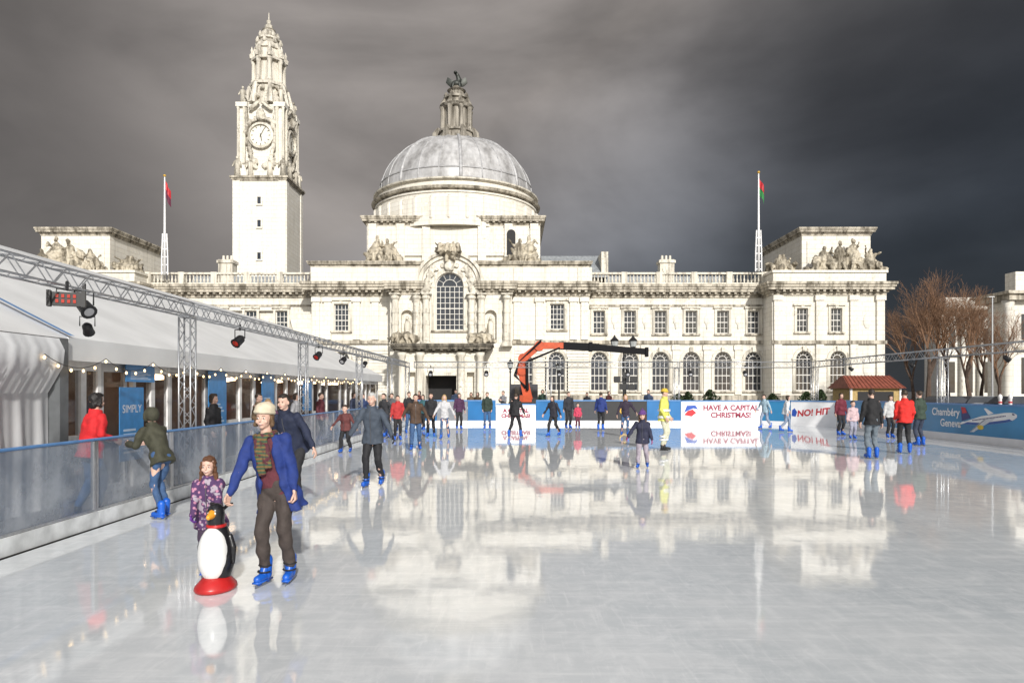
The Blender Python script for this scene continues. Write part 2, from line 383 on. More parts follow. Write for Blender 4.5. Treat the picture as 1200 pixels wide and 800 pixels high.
# --- pavilions
def sculpture(x,y,z,wd,ht,seed,root=HALL):
    random.seed(seed); b=MB()
    b.box(x-wd*.5,x+wd*.5,y-.5,y+.8,z,z+.35)
    n=max(2,int(wd/2.1))
    for i in range(n):
        u=(i+.5)/n*2-1; cx=x+u*wd*.4+random.uniform(-.25,.25); hh=ht*(1-.5*abs(u)**1.3)*random.uniform(.88,1.05); lx=-u*.35+random.uniform(-.25,.25)
        b.cap((cx,y,z+.5),(cx+lx,y,z+hh*.68),.7,.48,8)
        hx=cx+lx*1.4; b.ell((hx,y-.1,z+hh*.9),(.24,.27,.32),n=8,m=6)
        b.cap((cx+lx,y,z+hh*.7),(hx,y,z+hh*.85),.22,.16,6)
        for s_ in (-1,1):
            e=V((cx+lx+s_*random.uniform(.5,1.1),y-.3,z+hh*random.uniform(.35,.85))); b.cap((cx+lx+s_*.35,y,z+hh*.68),e,.2,.16,6)
            b.cap(e,e+V((s_*random.uniform(-.2,.7),-.3,random.uniform(-.6,.8))),.15,.1,6)
            k=V((cx+s_*random.uniform(.3,.8),y-.8,z+.9)); b.cap((cx+s_*.2,y-.1,z+.8),k,.36,.27,6); b.cap(k,k+V((s_*.25,-.1,-.75)),.24,.15,6)
        for q in range(7):
            b.ell((cx+random.uniform(-1.1,1.1),y+random.uniform(-.5,.2),z+random.uniform(.3,hh*.55)),(random.uniform(.2,.7),.4,random.uniform(.2,.7)),n=8,m=6)
        for q in range(3):
            a=V((cx+random.uniform(-.8,.8),y,z+hh*random.uniform(.4,.7))); b.cap(a,a+V((random.uniform(-.6,.6),-.2,-random.uniform(.6,1.3))),.16,.26,6)
    for i in range(int(wd*3)):
        u=random.uniform(-1,1); b.ell((x+u*wd*.5,y+random.uniform(-.6,.3),z+random.uniform(.2,ht*.5*(1.15-abs(u)))),[random.uniform(.15,.42)]*3,n=8,m=6)
    fin('sculpture',remesh(b,.1,1,.14,3.5),STATUE,root,smooth=True,world=True)
for side in (1,-1):
    def mx(x): return x if side==1 else -13.4-x
    D=79
    x0,x1=sorted((mx(fx(905,D)),mx(fx(1037,D))))
    pcs=[940,980,1017]
    b=MB(); hs=[('r',p,13,361,389) for p in pcs[:2]]; ls=[('a',p+2,19,411,458) for p in pcs[:2]]
    def mirror(h): 
        k,pc,pw,a,c=h; return h if side==1 else (k,600+(mx(fx(pc,D)))/D*F,pw,a,c)
    hs=[mirror(h) for h in hs]; ls=[mirror(h) for h in ls]
    zc=fz(334,D)
    b.facade([(x0,0),(x1,0),(x1,zc),(x0,zc)],[opoly(*hole(h,D)) for h in hs+ls],D); b.box(x0+.02,x1-.02,D+.47,D+17,0,zc)
    fin('pavilion_wall',b,STONE,HALL,world=True)
    for h in hs: window(HALL,h,D,3,4)
    for h in ls: window(HALL,h,D,4,4,.35)
    for p in (911,960,1000,1031):
        b=MB(); x=mx(fx(p,D)); b.box(x-.45,x+.45,D-.25,D-.002,fz(461,D),fz(346,D)); b.box(x-.58,x+.58,D-.36,D-.004,fz(352,D),fz(346.5,D))
        fin('pilaster',b,STONE,HALL,world=True)
    x=mx(fx(1016,D)); fin('carved_panel',MB().ell((x,D-.02,fz(376,D)),(.45,.15,.9)),TSTONE,HALL,world=True); fin('carved_panel',MB().ell((x,D-.02,fz(430,D)),(.5,.15,1.2)),TSTONE,HALL,world=True)
    b=MB().box(x0-.1,x1+.1,D-.5,D-.003,0,fz(463,D)); b.box(x0-.1,x1+.1,D-.3,D-.006,fz(403,D),fz(399,D)); fin('string_course',b,SDARK,HALL,world=True)
    cornice('cornice',x0,x1,fz(346,D),fz(331,D),D-.02,1.0,17)
    b=MB().box(x0,x1,D-.3,D+16,fz(331,D)+.001,fz(320,D)); b.box(x0-.15,x1+.15,D-.45,D+16.1,fz(320,D)+.001,fz(317,D)); fin('parapet',b,STONE,HALL,world=True)
    a0,a1=sorted((mx(34.6),mx(42.8))); zb,zt=fz(317,D)+.002,fz(266,81)
    b=MB().box(a0,a1,81.5,94,zb,zt-.9)
    b.box(a0+.6,a1-.6,81.38,81.5,zb+.8,zt-1.6)
    fin('attic_block',b,STONE,HALL,world=True)
    cornice('attic_cornice',a0,a1,zt-.9,zt,81.5,.55,13.,False)
    sculpture((a0+a1)/2+(.3*side),80.1,zb,9.6,4.6,5+side)
    sculpture(mx(32.4),82,zb,3.2,3.,11+side)
# --- central block
D=79; cx0,cx1=fx(365,D),fx(690,D)
ws=[('r',400,17,356,388),('r',653,17,356,386)]; wl=[('a',652,20,412,458),('a',400,20,412,458),('a',620,9,418,455),]
zc=fz(334,D)
b=MB().facade([(cx0,0),(cx1,0),(cx1,zc),(cx0,zc)],[opoly(*hole(h,D)) for h in ws+wl],D); b.box(cx0+.02,cx1-.02,D+.47,D+24,0,zc)
fin('central_wall',b,STONE,HALL,world=True)
for h in ws: window(HALL,h,D,4,5,.35)
for h in wl[:2]: window(HALL,h,D,4,4,.35)
window(HALL,wl[2],D,2,4,.2)
cornice('cornice',cx0,cx1,fz(347,D),fz(331,D),D-.02,1.1,24)
b=MB().box(cx0,cx1,D-.35,D+20,fz(331,D)+.001,fz(313,D)); 
for p in (375,440,610,685): b.box(fx(p,D)-.8,fx(p,D)+.8,D-.5,D-.352,fz(330,D),fz(314,D))
fin('attic_wall',b,STONE,HALL,world=True)
cornice('attic_cornice',cx0,cx1,fz(313,D),fz(307,D),D-.35,.4,20,False)
for p in (371,384,418,440,606,632,672,685):
    b=MB(); x=fx(p,D); b.box(x-.4,x+.4,D-.22,D-.003,fz(398,D),fz(348,D)); b.box(x-.55,x+.55,D-.32,D-.005,fz(354,D),fz(348.5,D))
    fin('pilaster',b,STONE,HALL,world=True)
b=MB().box(cx0,cx1,D-.3,D-.004,fz(403,D),fz(399,D)); b.box(cx0,cx1,D-.5,D-.006,0,fz(463,D)); fin('string_course',b,SDARK,HALL,world=True)
for (pa,pb) in ((603,612),(628,640),(664,690),(366,388),(412,455)):
    b=MB()
    b.box(fx(pa,D)+.02,fx(pb,D)-.02,D-.04,D-.0015,1.4,fz(404,D))
    for k in range(15):
        z=1.4+k*.36
        b.box(fx(pa,D),fx(pb,D),D-.12,D-.041,z,z+.29)
    fin('rusticated_pier',b,STONE,HALL,world=True)
# entrance bay with arched top
D=76.5; ex0,ex1=fx(457,D),fx(600,D); xc=fx(527,D); zs=fz(331,D); ra=fx(563,D)-xc
outer=[(ex0,0),(ex1,0),(ex1,zs),(xc+ra,zs)]+[(xc+ra*math.cos(PI*i/16),zs+ra*.9*math.sin(PI*i/16)) for i in range(1,16)]+[(xc-ra,zs),(ex0,zs)]
big=('a',527,33,319,387); nich=[('a',477,14,363,401),('a',575,14,363,401)]
b=MB().facade(outer,[opoly(*hole(h,D)) for h in [big]+nich],D,.6); b.box(ex0+.02,ex1-.02,D+.62,79.5,0,zs)
b.prism([(x,z) for x,z in outer[3:-1]],D+.62,84)
fin('entrance_bay_wall',b,STONE,HALL,world=True)
window(HALL,big,D,6,8,.45)
for h in nich:
    k,a,b_,c,d=hole(h,D); m_=(a+b_)/2
    n_=MB(); n_.box(a+.1,b_-.1,D-.05,D+.45,c,c+.35); n_.tube([(m_,D+.2,c+.35),(m_,D+.2,c+1.1),(m_,D+.2,c+1.9),(m_,D+.2,c+2.35),(m_,D+.2,c+2.5)],[.36,.3,.34,.28,.1],8); n_.ell((m_,D+.15,c+2.72),(.18,.2,.24),n=8,m=6)
    fin('niche_statue',n_,STONE2,HALL,True,True)
b=MB()
for i in range(20):
    a0,a1=PI*i/20,PI*(i+1)/20
    for (r0,r1,yy) in ((ra-.4,ra+.05,D-.25),(ra+.05,ra+.4,D-.5)):
        b.add([(xc+q*math.cos(a),y,zs+.9*q*math.sin(a)) for y in (yy,D+.9) for a,q in ((a0,r0),(a0,r1),(a1,r1),(a1,r0))],[(0,1,2,3),(4,5,6,7),(0,3,7,4),(1,2,6,5)])
fin('arched_pediment',b,STONE2,HALL,world=True)
for (pa,pb) in ((457,491),(563,600)): cornice('cornice',fx(pa,D),fx(pb,D),fz(345,D),fz(330,D),D-.02,.7,2,True)
for p in (464,489,500,553,564,594):
    b=MB(); x=fx(p,D); b.lathe([(.5,fz(402,D)),(.5,fz(400,D)),(.4,fz(399,D)),(.36,fz(352,D)),(.5,fz(350,D)),(.52,fz(346,D))],(x,D-.42,0),12)
    b.box(x-.6,x+.6,D-1.05,D-.003,fz(346,D),fz(345,D)+.02); b.box(x-.6,x+.6,D-1.05,D-.004,fz(406,D),fz(402,D))
    for q in range(3): b.lathe([(.43,fz(395-q*14,D)),(.43,fz(390-q*14,D))],(x,D-.42,0),12)
    fin('column',b,STONE2,HALL,False,True)
sculpture(xc,D-.2,zs+ra*.9+.05,2.6,1.3,77)
b=MB()
for s_ in (-1,1):
    for k in range(7): b.ell((xc+s_*(1.9+k*.2),D-.2,fz(330,D)+1.6-k*.5),(.36,.25,.36),n=8,m=6)
    for k in range(5): b.cap((xc+s_*(2.2+k*.1),D-.2,fz(335,D)-k*.4),(xc+s_*(2.5+k*.1),D-.3,fz(338,D)-k*.4),.18,.12,6)
b.ell((xc,D-.35,fz(312,D)),(.6,.3,.7),n=8,m=6)
for k in range(9): a=PI*k/8; b.ell((xc+2.1*math.cos(a),D-.1,fz(330,D)+1.9*math.sin(a)),(.26,.18,.26),n=8,m=6)
fin('carved_swag',remesh(b,.1,1,.12,3),STONE2,HALL,True,True)
# portico
D=72.5; q0,q1=fx(470,D),fx(566,D); zt=fz(413,D)
b=MB().facade([(q0,0),(q1,0),(q1,zt),(q0,zt)],[opoly('r',fx(499,D),fx(535,D),.0+.02,fz(440,D)),opoly('r',fx(478,D),fx(487,D),.8,fz(436,D)),opoly('r',fx(547,D),fx(556,D),.8,fz(436,D))],D,.8)
b.box(q0+.01,fx(499,D)-.02,D+.82,76.3,0,zt); b.box(fx(535,D)+.02,q1-.01,D+.82,76.3,0,zt); b.box(fx(499,D)-.01,fx(535,D)+.01,D+.83,76.3,fz(438,D),zt)
por=fin('portico',b,STONE,HALL,world=True)
fin('entrance_opening',MB().box(fx(499,D)+.02,fx(535,D)-.02,D+2.4,D+2.5,0,fz(440,D)),DARK,por,world=True)
fin('door_surround',MB().facade(opoly('r',fx(499,D),fx(535,D),.02,fz(440,D),.35,0),[opoly('r',fx(499,D),fx(535,D),.03,fz(440,D))],D-.14,.138),STONE2,por,world=True)
cornice('portico_cornice',q0,q1,zt,fz(403,D),D,1.1,3.5,True,m=BALC,root=HALL)
for p in (472,493,541,563):
    b=MB(); x=fx(p,D); b.lathe([(.5,0),(.5,.5),(.38,.6),(.34,zt-.5),(.46,zt-.35),(.5,zt-.001)],(x,D-.6,0),12)
    fin('portico_column',b,STONE2,HALL,True,True)
for p in (472,562): sculpture(fx(p,D),D+.3,fz(403,D),1.6,1.5,p)
b=MB().box(q0-1,q1+1,D-3.4,D-1.2,-.05,.3); b.box(q0-.5,q1+.5,D-2.8,D-1.18,.3,.6); fin('entrance_steps',b,STONE,HALL,world=True)
# dome base
D=84; x0,x1=fx(430,D),fx(633,D)
b=MB().box(x0,x1,D,D+20,15,fz(262,D)); 
b.box(x0+1.2,x1-1.2,D-.25,D-.003,fz(300,D),fz(268,D))
for p in (437,470,500,565,596,626): b.box(fx(p,D)-.5,fx(p,D)+.5,D-.5,D-.254,fz(306,D),fz(263,D))
fin('dome_base',b,STONE,HALL,world=True)
fin('base_arch',MB().prism(opoly('a',fx(594,D),fx(604,D),fz(300,D),fz(270,D)),D-.56,D-.5),DARK,HALL,world=True)
cornice('dome_base_cornice',x0,x1,fz(264,D),fz(254,D),D,.7,20,True)
for p in (446,612): sculpture(fx(p,81.2),81.2,fz(307,79)+.0,4.4,4.4,p)
DC=V((fx(535,94),94,0))
def zz(py,D=94): return fz(py,D)
b=MB().lathe([(11.2,22.),(11.2,zz(257)),(10.9,zz(256.5)),(10.9,zz(252)),(11.05,zz(251.7)),(11.05,zz(250)),(10.85,zz(249.7)),(10.85,zz(246)),(11.15,zz(245.6)),(11.15,zz(243)),(10.8,zz(242)),(10.8,zz(239)),(11.0,zz(238.5)),(11.0,zz(236)),(10.5,zz(235))],DC,96)
for i in range(32):
    a=2*PI*i/32; c_,s_=math.cos(a),math.sin(a)
    b.cap((DC.x+11.1*c_,DC.y+11.1*s_,23),(DC.x+11.1*c_,DC.y+11.1*s_,zz(257.5)),.3,.3,6)
fin('drum',b,STONE,HALL,world=True)
fin('drum_cornice',MB().lathe([(11.,zz(249)),(11.35,zz(248)),(11.5,zz(245.5)),(10.9,zz(244.5))],DC,96),SDARK,HALL,world=True)
fin('drum_cornice',MB().lathe([(10.9,zz(239)),(11.2,zz(238)),(11.25,zz(236.5)),(10.6,zz(236))],DC,96),STONE2,HALL,world=True)
zb=zz(237); H_=zz(168)-zb; Rd=10.45
def dr(t): return Rd*math.cos(t)**.86
prof=[(Rd+.15,zb-.4),(Rd+.15,zb)]+[(max(dr(t),.5),zb+H_*math.sin(t)) for t in [PI/2*i/22 for i in range(22)]]
dome=fin('dome',MB().lathe(prof,DC,96),LEAD,HALL,True,True)
RIB=mat('lead_rib',(.4,.4,.41),.5,.1,2,.3)
for i in range(24):
    a=2*PI*(i+.5)/24; big_=.24 if i%3==0 else .09
    b=MB().tube([(DC.x+(dr(t)+.0)*math.cos(a),DC.y+(dr(t)+.0)*math.sin(a),zb+H_*math.sin(t)+.02) for t in [PI/2*k/14*.93 for k in range(15)]],big_,5)
    fin('dome_rib',b,RIB,dome,True,True)
b=MB(); t=.2
b.tube([(DC.x+(dr(t)+.0)*math.cos(2*PI*k/64),DC.y+(dr(t)+.0)*math.sin(2*PI*k/64),zb+H_*math.sin(t)) for k in range(65)],.12,5)
fin('dome_band',b,RIB,dome,True,True)
# lantern
lan=MB(); b=lan; z0=zz(168)
b.lathe([(3.1,z0-.8),(3.1,z0+.0),(2.6,z0+.15),(2.4,z0+1.),(2.65,z0+1.1),(2.65,z0+1.35),(1.85,z0+1.4),(1.75,zz(130)),(2.1,zz(129)),(2.35,zz(126)),(1.75,zz(125)),(1.5,zz(119)),(1.8,zz(118)),(1.8,zz(115.5)),(1.2,zz(114)),(1.,zz(109)),(1.3,zz(107)),(.9,zz(105)),(.6,zz(102))],DC,16)
for i in range(8):
    a=2*PI*(i+.5)/8; ca,sa=math.cos(a),math.sin(a); x,y=DC.x+2.0*ca,DC.y+2.0*sa
    b.lathe([(.4,z0+1.35),(.32,z0+1.5),(.29,zz(133)),(.42,zz(129))],(x,y,0),8)
    b.tube([(DC.x+3.1*ca,DC.y+3.1*sa,z0-.3),(DC.x+3.0*ca,DC.y+3.*sa,z0+.8),(DC.x+2.5*ca,DC.y+2.5*sa,z0+1.6)],[.55,.42,.25],6)
    b.tube([(x,y,zz(127)),(DC.x+1.9*ca,DC.y+1.9*sa,zz(123)),(DC.x+1.55*ca,DC.y+1.55*sa,zz(118))],[.38,.28,.2],6)
    b.lathe([(.22,zz(116)),(.3,zz(114)),(.06,zz(110.5))],(DC.x+1.5*ca,DC.y+1.5*sa,0),6)
fin('lantern',b,LANS,HALL,False,True)
b=MB(); c=DC+V((0,0,zz(103)))
b.ell(c+V((0,0,.4)),(.75,.8,.55)); b.tube([c+V((.1,0,.5)),c+V((.35,-.1,1.1)),c+V((.15,-.2,1.6)),c+V((-.05,-.45,1.8))],[.5,.36,.26,.22],8); b.ell(c+V((-.1,-.6,1.8)),(.25,.4,.2))
for s_ in (-1,1):
    for q in (0,1):
        b.add([c+V((s_*.3,q*.12,.9)),c+V((s_*1.25,.1+q*.12,1.5)),c+V((s_*1.5,.2+q*.12,.8)),c+V((s_*1.0,.2+q*.12,.3)),c+V((s_*.3,.1+q*.12,.1)),c+V((s_*.8,-.1+q*.12,.95))],[(0,5,1),(5,2,1),(5,3,2),(0,4,5),(4,3,5)])
    b.cap(c+V((s_*.4,-.5,.4)),c+V((s_*.5,-.6,-.1)),.2,.14,6)
b.tube([c+V((-.4,.3,.4)),c+V((-.75,.4,.2)),c+V((-.9,.2,.6)),c+V((-.7,0,.9))],[.3,.2,.14,.06],6)
fin('rooftop_finial',b,mat('dark_bronze',(.05,.055,.05),.5,.4),HALL,True,True)
b=MB(); D=88; r0,r1=fx(636,D),fx(712,D); b.prismx([(D,fz(325,D)),(D+10,fz(325,D)),(D+8,fz(291,D)),(D+5,fz(291,D))],r0,r1); fin('slate_roof',b,SLATE,HALL,world=True)
b=MB().box(fx(706,D),fx(714,D),D+1,D+8,fz(325,D),fz(293,D)); fin('gable_parapet',b,STONE2,HALL,world=True)
# flag masts
def mast(px,cols,label,D=80.2,pyt=203,pyb=318):
    x=fx(px,D); r=thing('flag_mast',label,'flagpole',(x,D,fz(pyb,D)))
    h=fz(pyt,D)-fz(pyb,D)
    fin('pole',MB().tube([(0,0,0),(0,0,h*.45),(0,0,h)],[.17,.13,.07],8),WHITE,r,True)
    b=MB()
    for s_ in (-1,1): b.tube([(s_*.36,0,0),(s_*.34,0,h*.2),(s_*.24,0,h*.42)],.08,6)
    for k in range(5): b.box(-.33+k*.015,.33-k*.015,-.04,.04,h*.08*k+.2,h*.08*k+.32)
    fin('mast_cradle',b,WHITE,r)
    fin('truck_ball',MB().ell((0,0,h+.1),(.16,.16,.16)),GOLD,r,True)
    hf=1.9
    for i,c in enumerate(cols):
        n=8; rs=[]
        zt_=h-.5-i*hf/len(cols); 
        for j in range(n+1):
            u=j/n; rs.append([(.08+u*.6,math.sin(u*7)*.16,zt_-u*1.2),(.08+u*.6,math.sin(u*7+.5)*.16,zt_-hf/len(cols)-u*1.2)])
        fin('flag',MB().rings(rs,False,False),c,r,True)
    return r
GRN=mat('flag_green',(.03,.22,.06),.7)
mast(889,[RED,GRN],'white flag mast with red and green flag on the right end pavilion')
mast(193,[RED,mat('flag_dark',(.12,.02,.05),.7)],'white flag mast with dark red flag on the left end pavilion',pyt=207,pyb=322)
# ------------------------------------------------------------ clock tower
tx,ty=-35.15,98.7; TW=thing('clock_tower','tall slender white stone clock tower with tiered carved spire left of the dome','tower',(tx,ty,0))
def tz(py): return fz(py,95)
def tq(py): return fz(py,97.5)
def sq(b,h,z0,z1,h2=None):
    h2=h if h2 is None else h2
    b.rings([[(tx+a*h,ty+c_*h,z0) for a,c_ in ((-1,-1),(1,-1),(1,1),(-1,1))],[(tx+a*h2,ty+c_*h2,z1) for a,c_ in ((-1,-1),(1,-1),(1,1),(-1,1))]])
hw=3.7; z1=tz(212)
b=MB(); sq(b,hw,0,z1)
for s_ in (-1,1): b.box(tx+s_*(hw-.5)-.5,tx+s_*(hw-.5)+.5,ty-hw-.12,ty-hw-.003,0,z1-.01); b.box(tx+hw+.003,tx+hw+.12,ty+s_*(hw-.5)-.5,ty+s_*(hw-.5)+.5,0,z1-.01)
fin('shaft',b,TSTONE,TW,world=True)
for py in (262,300,235): 
    D=95-.01; o=fin('slit_window',MB().box(tx-.24,tx+.24,D-.06,D-.02,tz(py+4),tz(py-4)),GLASS,TW,world=True)
    fin('surround',MB().facade(opoly('r',tx-.24,tx+.24,tz(py+4),tz(py-4),.2),[opoly('r',tx-.24,tx+.24,tz(py+4),tz(py-4))],D-.16,.15),TSTONE,o,world=True)
b=MB(); 
for h,a,c_ in ((hw+.1,z1,z1+.2),(hw+.22,z1+.2,z1+.4),(hw+.36,z1+.4,z1+.65)): sq(b,h,a,c_-.001)
fin('shaft_cornice',b,SDARK,TW,world=True)
zA=z1+.65; zB=tq(128)
b=MB(); sq(b,2.85,zA,zB); sq(b,3.2,zA,zA+1.5)
for s_ in (-1,1):
    for t_ in (-1,1):
        x,y=tx+s_*2.65,ty+t_*2.65
        b.box(x-.7,x+.7,y-.7,y+.7,zA,zA+1.8); b.box(x-.45,x+.45,y-.45,y+.45,zA+1.8,zB-.5)
        b.box(x-.8,x+.8,y-.8,y+.8,zB-.5,zB+.1)
fin('clock_stage',b,TSTONE,TW,world=True)
for s_ in (-1,1):
    for t_ in (-1,1):
        x,y=tx+s_*2.65,ty+t_*2.65
        for (dx,dy) in ((s_*.5,t_*.58),(-s_*.35,t_*.62),(s_*.62,-t_*.35)):
            fin('clock_stage_column',MB().lathe([(.26,zA+1.8),(.19,zA+2.1),(.17,zB-.9),(.26,zB-.505)],(x+dx,y+dy,0),8),STONE2,TW,True,True)
random.seed(3)
TCS=stone('tower_carving_stone',(.74,.7,.61),.8,False,dcol=(.09,.075,.055),dlo=.45,dhi=.63)
def fig(x,y,z,h):
    b=MB()
    b.tube([(x,y,z),(x,y,z+h*.45),(x,y,z+h*.75),(x,y,z+h*.84)],[h*.17,h*.13,h*.15,h*.05],8); b.ell((x,y,z+h*.92),(h*.07,h*.075,h*.09),n=8,m=6)
    b.cap((x+h*.13,y,z+h*.72),(x+h*.2,y-.2,z+h*.5),h*.05,h*.04,6); b.cap((x-h*.13,y,z+h*.72),(x-h*.2,y-.2,z+h*.5),h*.05,h*.04,6)
    fin('tower_statue',b,TCS,TW,True,True)
for s_ in (-1,1):
    for t_ in (-1,1):
        fig(tx+s_*2.7,ty+t_*2.7,zB+.1,2.5)
        fig(tx+s_*3.2,ty+t_*3.4,zA,2.9)
    fig(tx+s_*1.35,ty-3.4,zA,2.6); fig(tx+3.4,ty+s_*1.35,zA,2.6)
b=MB()
for (nx,ny) in ((0,-1),(1,0)):
    def q_(u,o,z): return (tx+u,ty-2.85-o,z) if ny else (tx+2.85+o,ty+u,z)
    for k in range(19):
        a=PI*k/18; rr_=2.25+random.uniform(-.15,.2); b.ell(q_(rr_*math.cos(a)*.95,.3,tz(157)+rr_*math.sin(a)*1.05),[random.uniform(.25,.45)]*3,n=6,m=5)
    b.ell(q_(0,.4,tz(157)+2.8),(.65,.6,.9),n=8,m=6)
    for s_ in (-1,1):
        for k in range(8): b.ell(q_(s_*(2.-.12*k)+random.uniform(-.2,.2),.3,tz(157)-.6-k*.42),(.35,.35,.35),n=6,m=5)
        b.cap(q_(s_*1.9,.3,tz(157)+1.6),q_(s_*2.3,.3,zB+.4),.35,.25,6); b.cap(q_(s_*.4,.5,zB),q_(s_*1.4,.4,zB-.8),.3,.3,6)
    for k in range(14): b.ell(q_(random.uniform(-2,2),.35,zA+1.5+random.uniform(-.2,1.)),[random.uniform(.25,.5)]*3,n=6,m=5)
for k in range(60):
    a=random.uniform(0,2*PI); u_=random.random(); rr_=3.0-.6*u_; b.ell((tx+rr_*math.cos(a),ty+rr_*math.sin(a),zB+.2+u_*2.9),[random.uniform(.2,.45)]*3,n=6,m=5)
fin('carved_ornament',remesh(b,.1,1,.1,3),TCS,TW,True,True)
for (nx,ny) in ((0,-1),(1,0)):
    def loc(r,a,off,q=(nx,ny)):
        if q==(0,-1): return (tx+r*math.cos(a),ty-2.85-off,tz(157)+r*math.sin(a))
        return (tx+2.85+off,ty+r*math.cos(a),tz(157)+r*math.sin(a))
    o=fin('clock_face',MB().rings([[loc(1.5,2*PI*i/40,.1) for i in range(40)],[loc(1.5,2*PI*i/40,.35) for i in range(40)]]),mat('clock_white',(.74,.72,.64),.5),TW,world=True)
    rg=MB()
    for i in range(40):
        a0,a1=2*PI*i/40,2*PI*(i+1)/40; rg.add([loc(1.48,a0,.08),loc(1.48,a1,.08),loc(1.48,a1,.6),loc(1.48,a0,.6),loc(1.8,a0,.08),loc(1.8,a1,.08),loc(1.8,a1,.5),loc(1.8,a0,.5)],[(0,1,2,3),(3,2,6,7),(4,5,6,7)])
    fin('clock_rim',rg,STONE2,o,world=True)
    GH=mat('clock_grey',(.1,.09,.07),.6)
    for a,l,wd in ((R(62),1.15,.06),(R(-80),.8,.08)):
        fin('clock_hand',MB().tube([V(loc(-.2,a,.4)),V(loc(l,a,.4))],[wd,wd*.6],4),GH,o,world=True)
    hd=MB()
    for i in range(12):
        a=2*PI*i/12; hd.tube([V(loc(1.1,a,.37)),V(loc(1.35,a,.37))],.05,4)
    fin('clock_numerals',hd,GH,o,world=True)
SPS=stone('spire_stone',(.74,.7,.62),.75,False,dlo=.46,dhi=.66)
b=MB()
def octa(b,r,z0,z1,r2=None,n=8): b.lathe([(r,z0),(r if r2 is None else r2,z1)],(tx,ty,0),n,PI/8)
sq(b,2.7,zB,zB+.35); octa(b,2.5,zB+.35,tq(101),2.3); octa(b,2.65,tq(101),tq(98))
zc,zd=tq(98),tq(71)
octa(b,1.9,zc,zd)
for i in range(8):
    a=PI/8+2*PI*i/8; ca,sa=math.cos(a),math.sin(a)
    b.tube([(tx+3.2*ca,ty+3.2*sa,zB+.2),(tx+3.*ca,ty+3.*sa,zB+1.3),(tx+2.6*ca,ty+2.6*sa,tq(101))],[.5,.42,.25],6)
    b.lathe([(.34,zd+.3),(.42,zd+.8),(.14,zd+1.2),(.2,zd+1.5),(.03,zd+2.1)],(tx+2.3*ca,ty+2.3*sa,0),6)
    b.tube([(tx+2.1*ca,ty+2.1*sa,zd+.3),(tx+2.0*ca,ty+2.0*sa,tq(61)),(tx+1.7*ca,ty+1.7*sa,tq(54))],[.4,.34,.2],6)
octa(b,2.45,zd,zd+.35); octa(b,2.0,zd+.35,tq(56),1.75); octa(b,2.0,tq(56),tq(54)); 
b.lathe([(1.85,tq(54)),(1.8,tq(50)),(1.35,tq(45)),(1.6,tq(44)),(1.6,tq(42)),(1.05,tq(41)),(1.2,tq(36)),(.8,tq(32)),(.95,tq(31)),(.5,tq(29)),(.58,tq(26)),(.25,tq(23)),(.34,tq(20)),(.09,tq(18)),(.05,tq(10))],(tx,ty,0),12)
for i in range(8):
    a=2*PI*i/8; b.lathe([(.26,tq(50)),(.34,tq(48)),(.05,tq(42.5))],(tx+1.7*math.cos(a),ty+1.7*math.sin(a),0),6); b.lathe([(.2,tq(41)),(.26,tq(39)),(.04,tq(34.5))],(tx+1.3*math.cos(a),ty+1.3*math.sin(a),0),6)
fin('spire',b,SPS,TW,False,True)
for i in range(8):
    a=PI/8+2*PI*i/8; x,y=tx+2.05*math.cos(a),ty+2.05*math.sin(a)
    fin('spire_column',MB().lathe([(.42,zc),(.42,zc+.4),(.32,zc+.6),(.29,zd-.5),(.42,zd)],(x,y,0),8),SPS,TW,True,True)
# ------------------------------------------------------------ right-hand museum buildings
def museum(x0,x1,y0,y1,h,label):
    r=thing('stone_building',label,'building',((x0+x1)/2,y0,0))
    b=MB().box(x0,x1,y0,y1,-.05,h-2); b.box(x0+1.5,x1-1.5,y0+1.5,y1-.5,h-1.1,h+1.2); fin('wall',b,TSTONE,r,world=True)
    b=MB().box(x0-.8,x1+.8,y0-.8,y1+.8,h-2,h-1.4); b.box(x0-1.1,x1+1.1,y0-1.1,y1+1.1,h-1.4,h-1.1); b.box(x0-.3,x1+.3,y0-.3,y0-.01,h*.45,h*.45+.4); fin('cornice',b,SDARK,r,world=True)
    n=int((y1-y0)/4)
    for i in range(n+1):
        y=y0+(y1-y0)*i/max(1,n); fin('column',MB().lathe([(.6,0),(.5,.5),(.42,h-2.8),(.62,h-2)],(x0-.35,y,0),10),STONE,r,True,True)
    n2=int((x1-x0)/3)
    for i in range(1,n2+1):
        x=x0+(x1-x0)*i/max(1,n2); fin('column',MB().lathe([(.6,0),(.5,.5),(.42,h-2.8),(.62,h-2)],(x,y0-.55,0),10),STONE,r,True,True)
    for i in range(n2):
        x=x0+(x1-x0)*(i+.5)/n2
        for z0,z1_ in ((1.5,h*.4),(h*.54,h*.74)): fin('window',MB().box(x-.55,x+.55,y0-.06,y0-.01,z0,z1_),GLASS,r,world=True)
museum(50.5,72,69,72.5,12.9,'pale stone columned building cut off by the right edge of the photo')
museum(77,112,122,126,17.5,'distant pale columned building behind the bare trees')
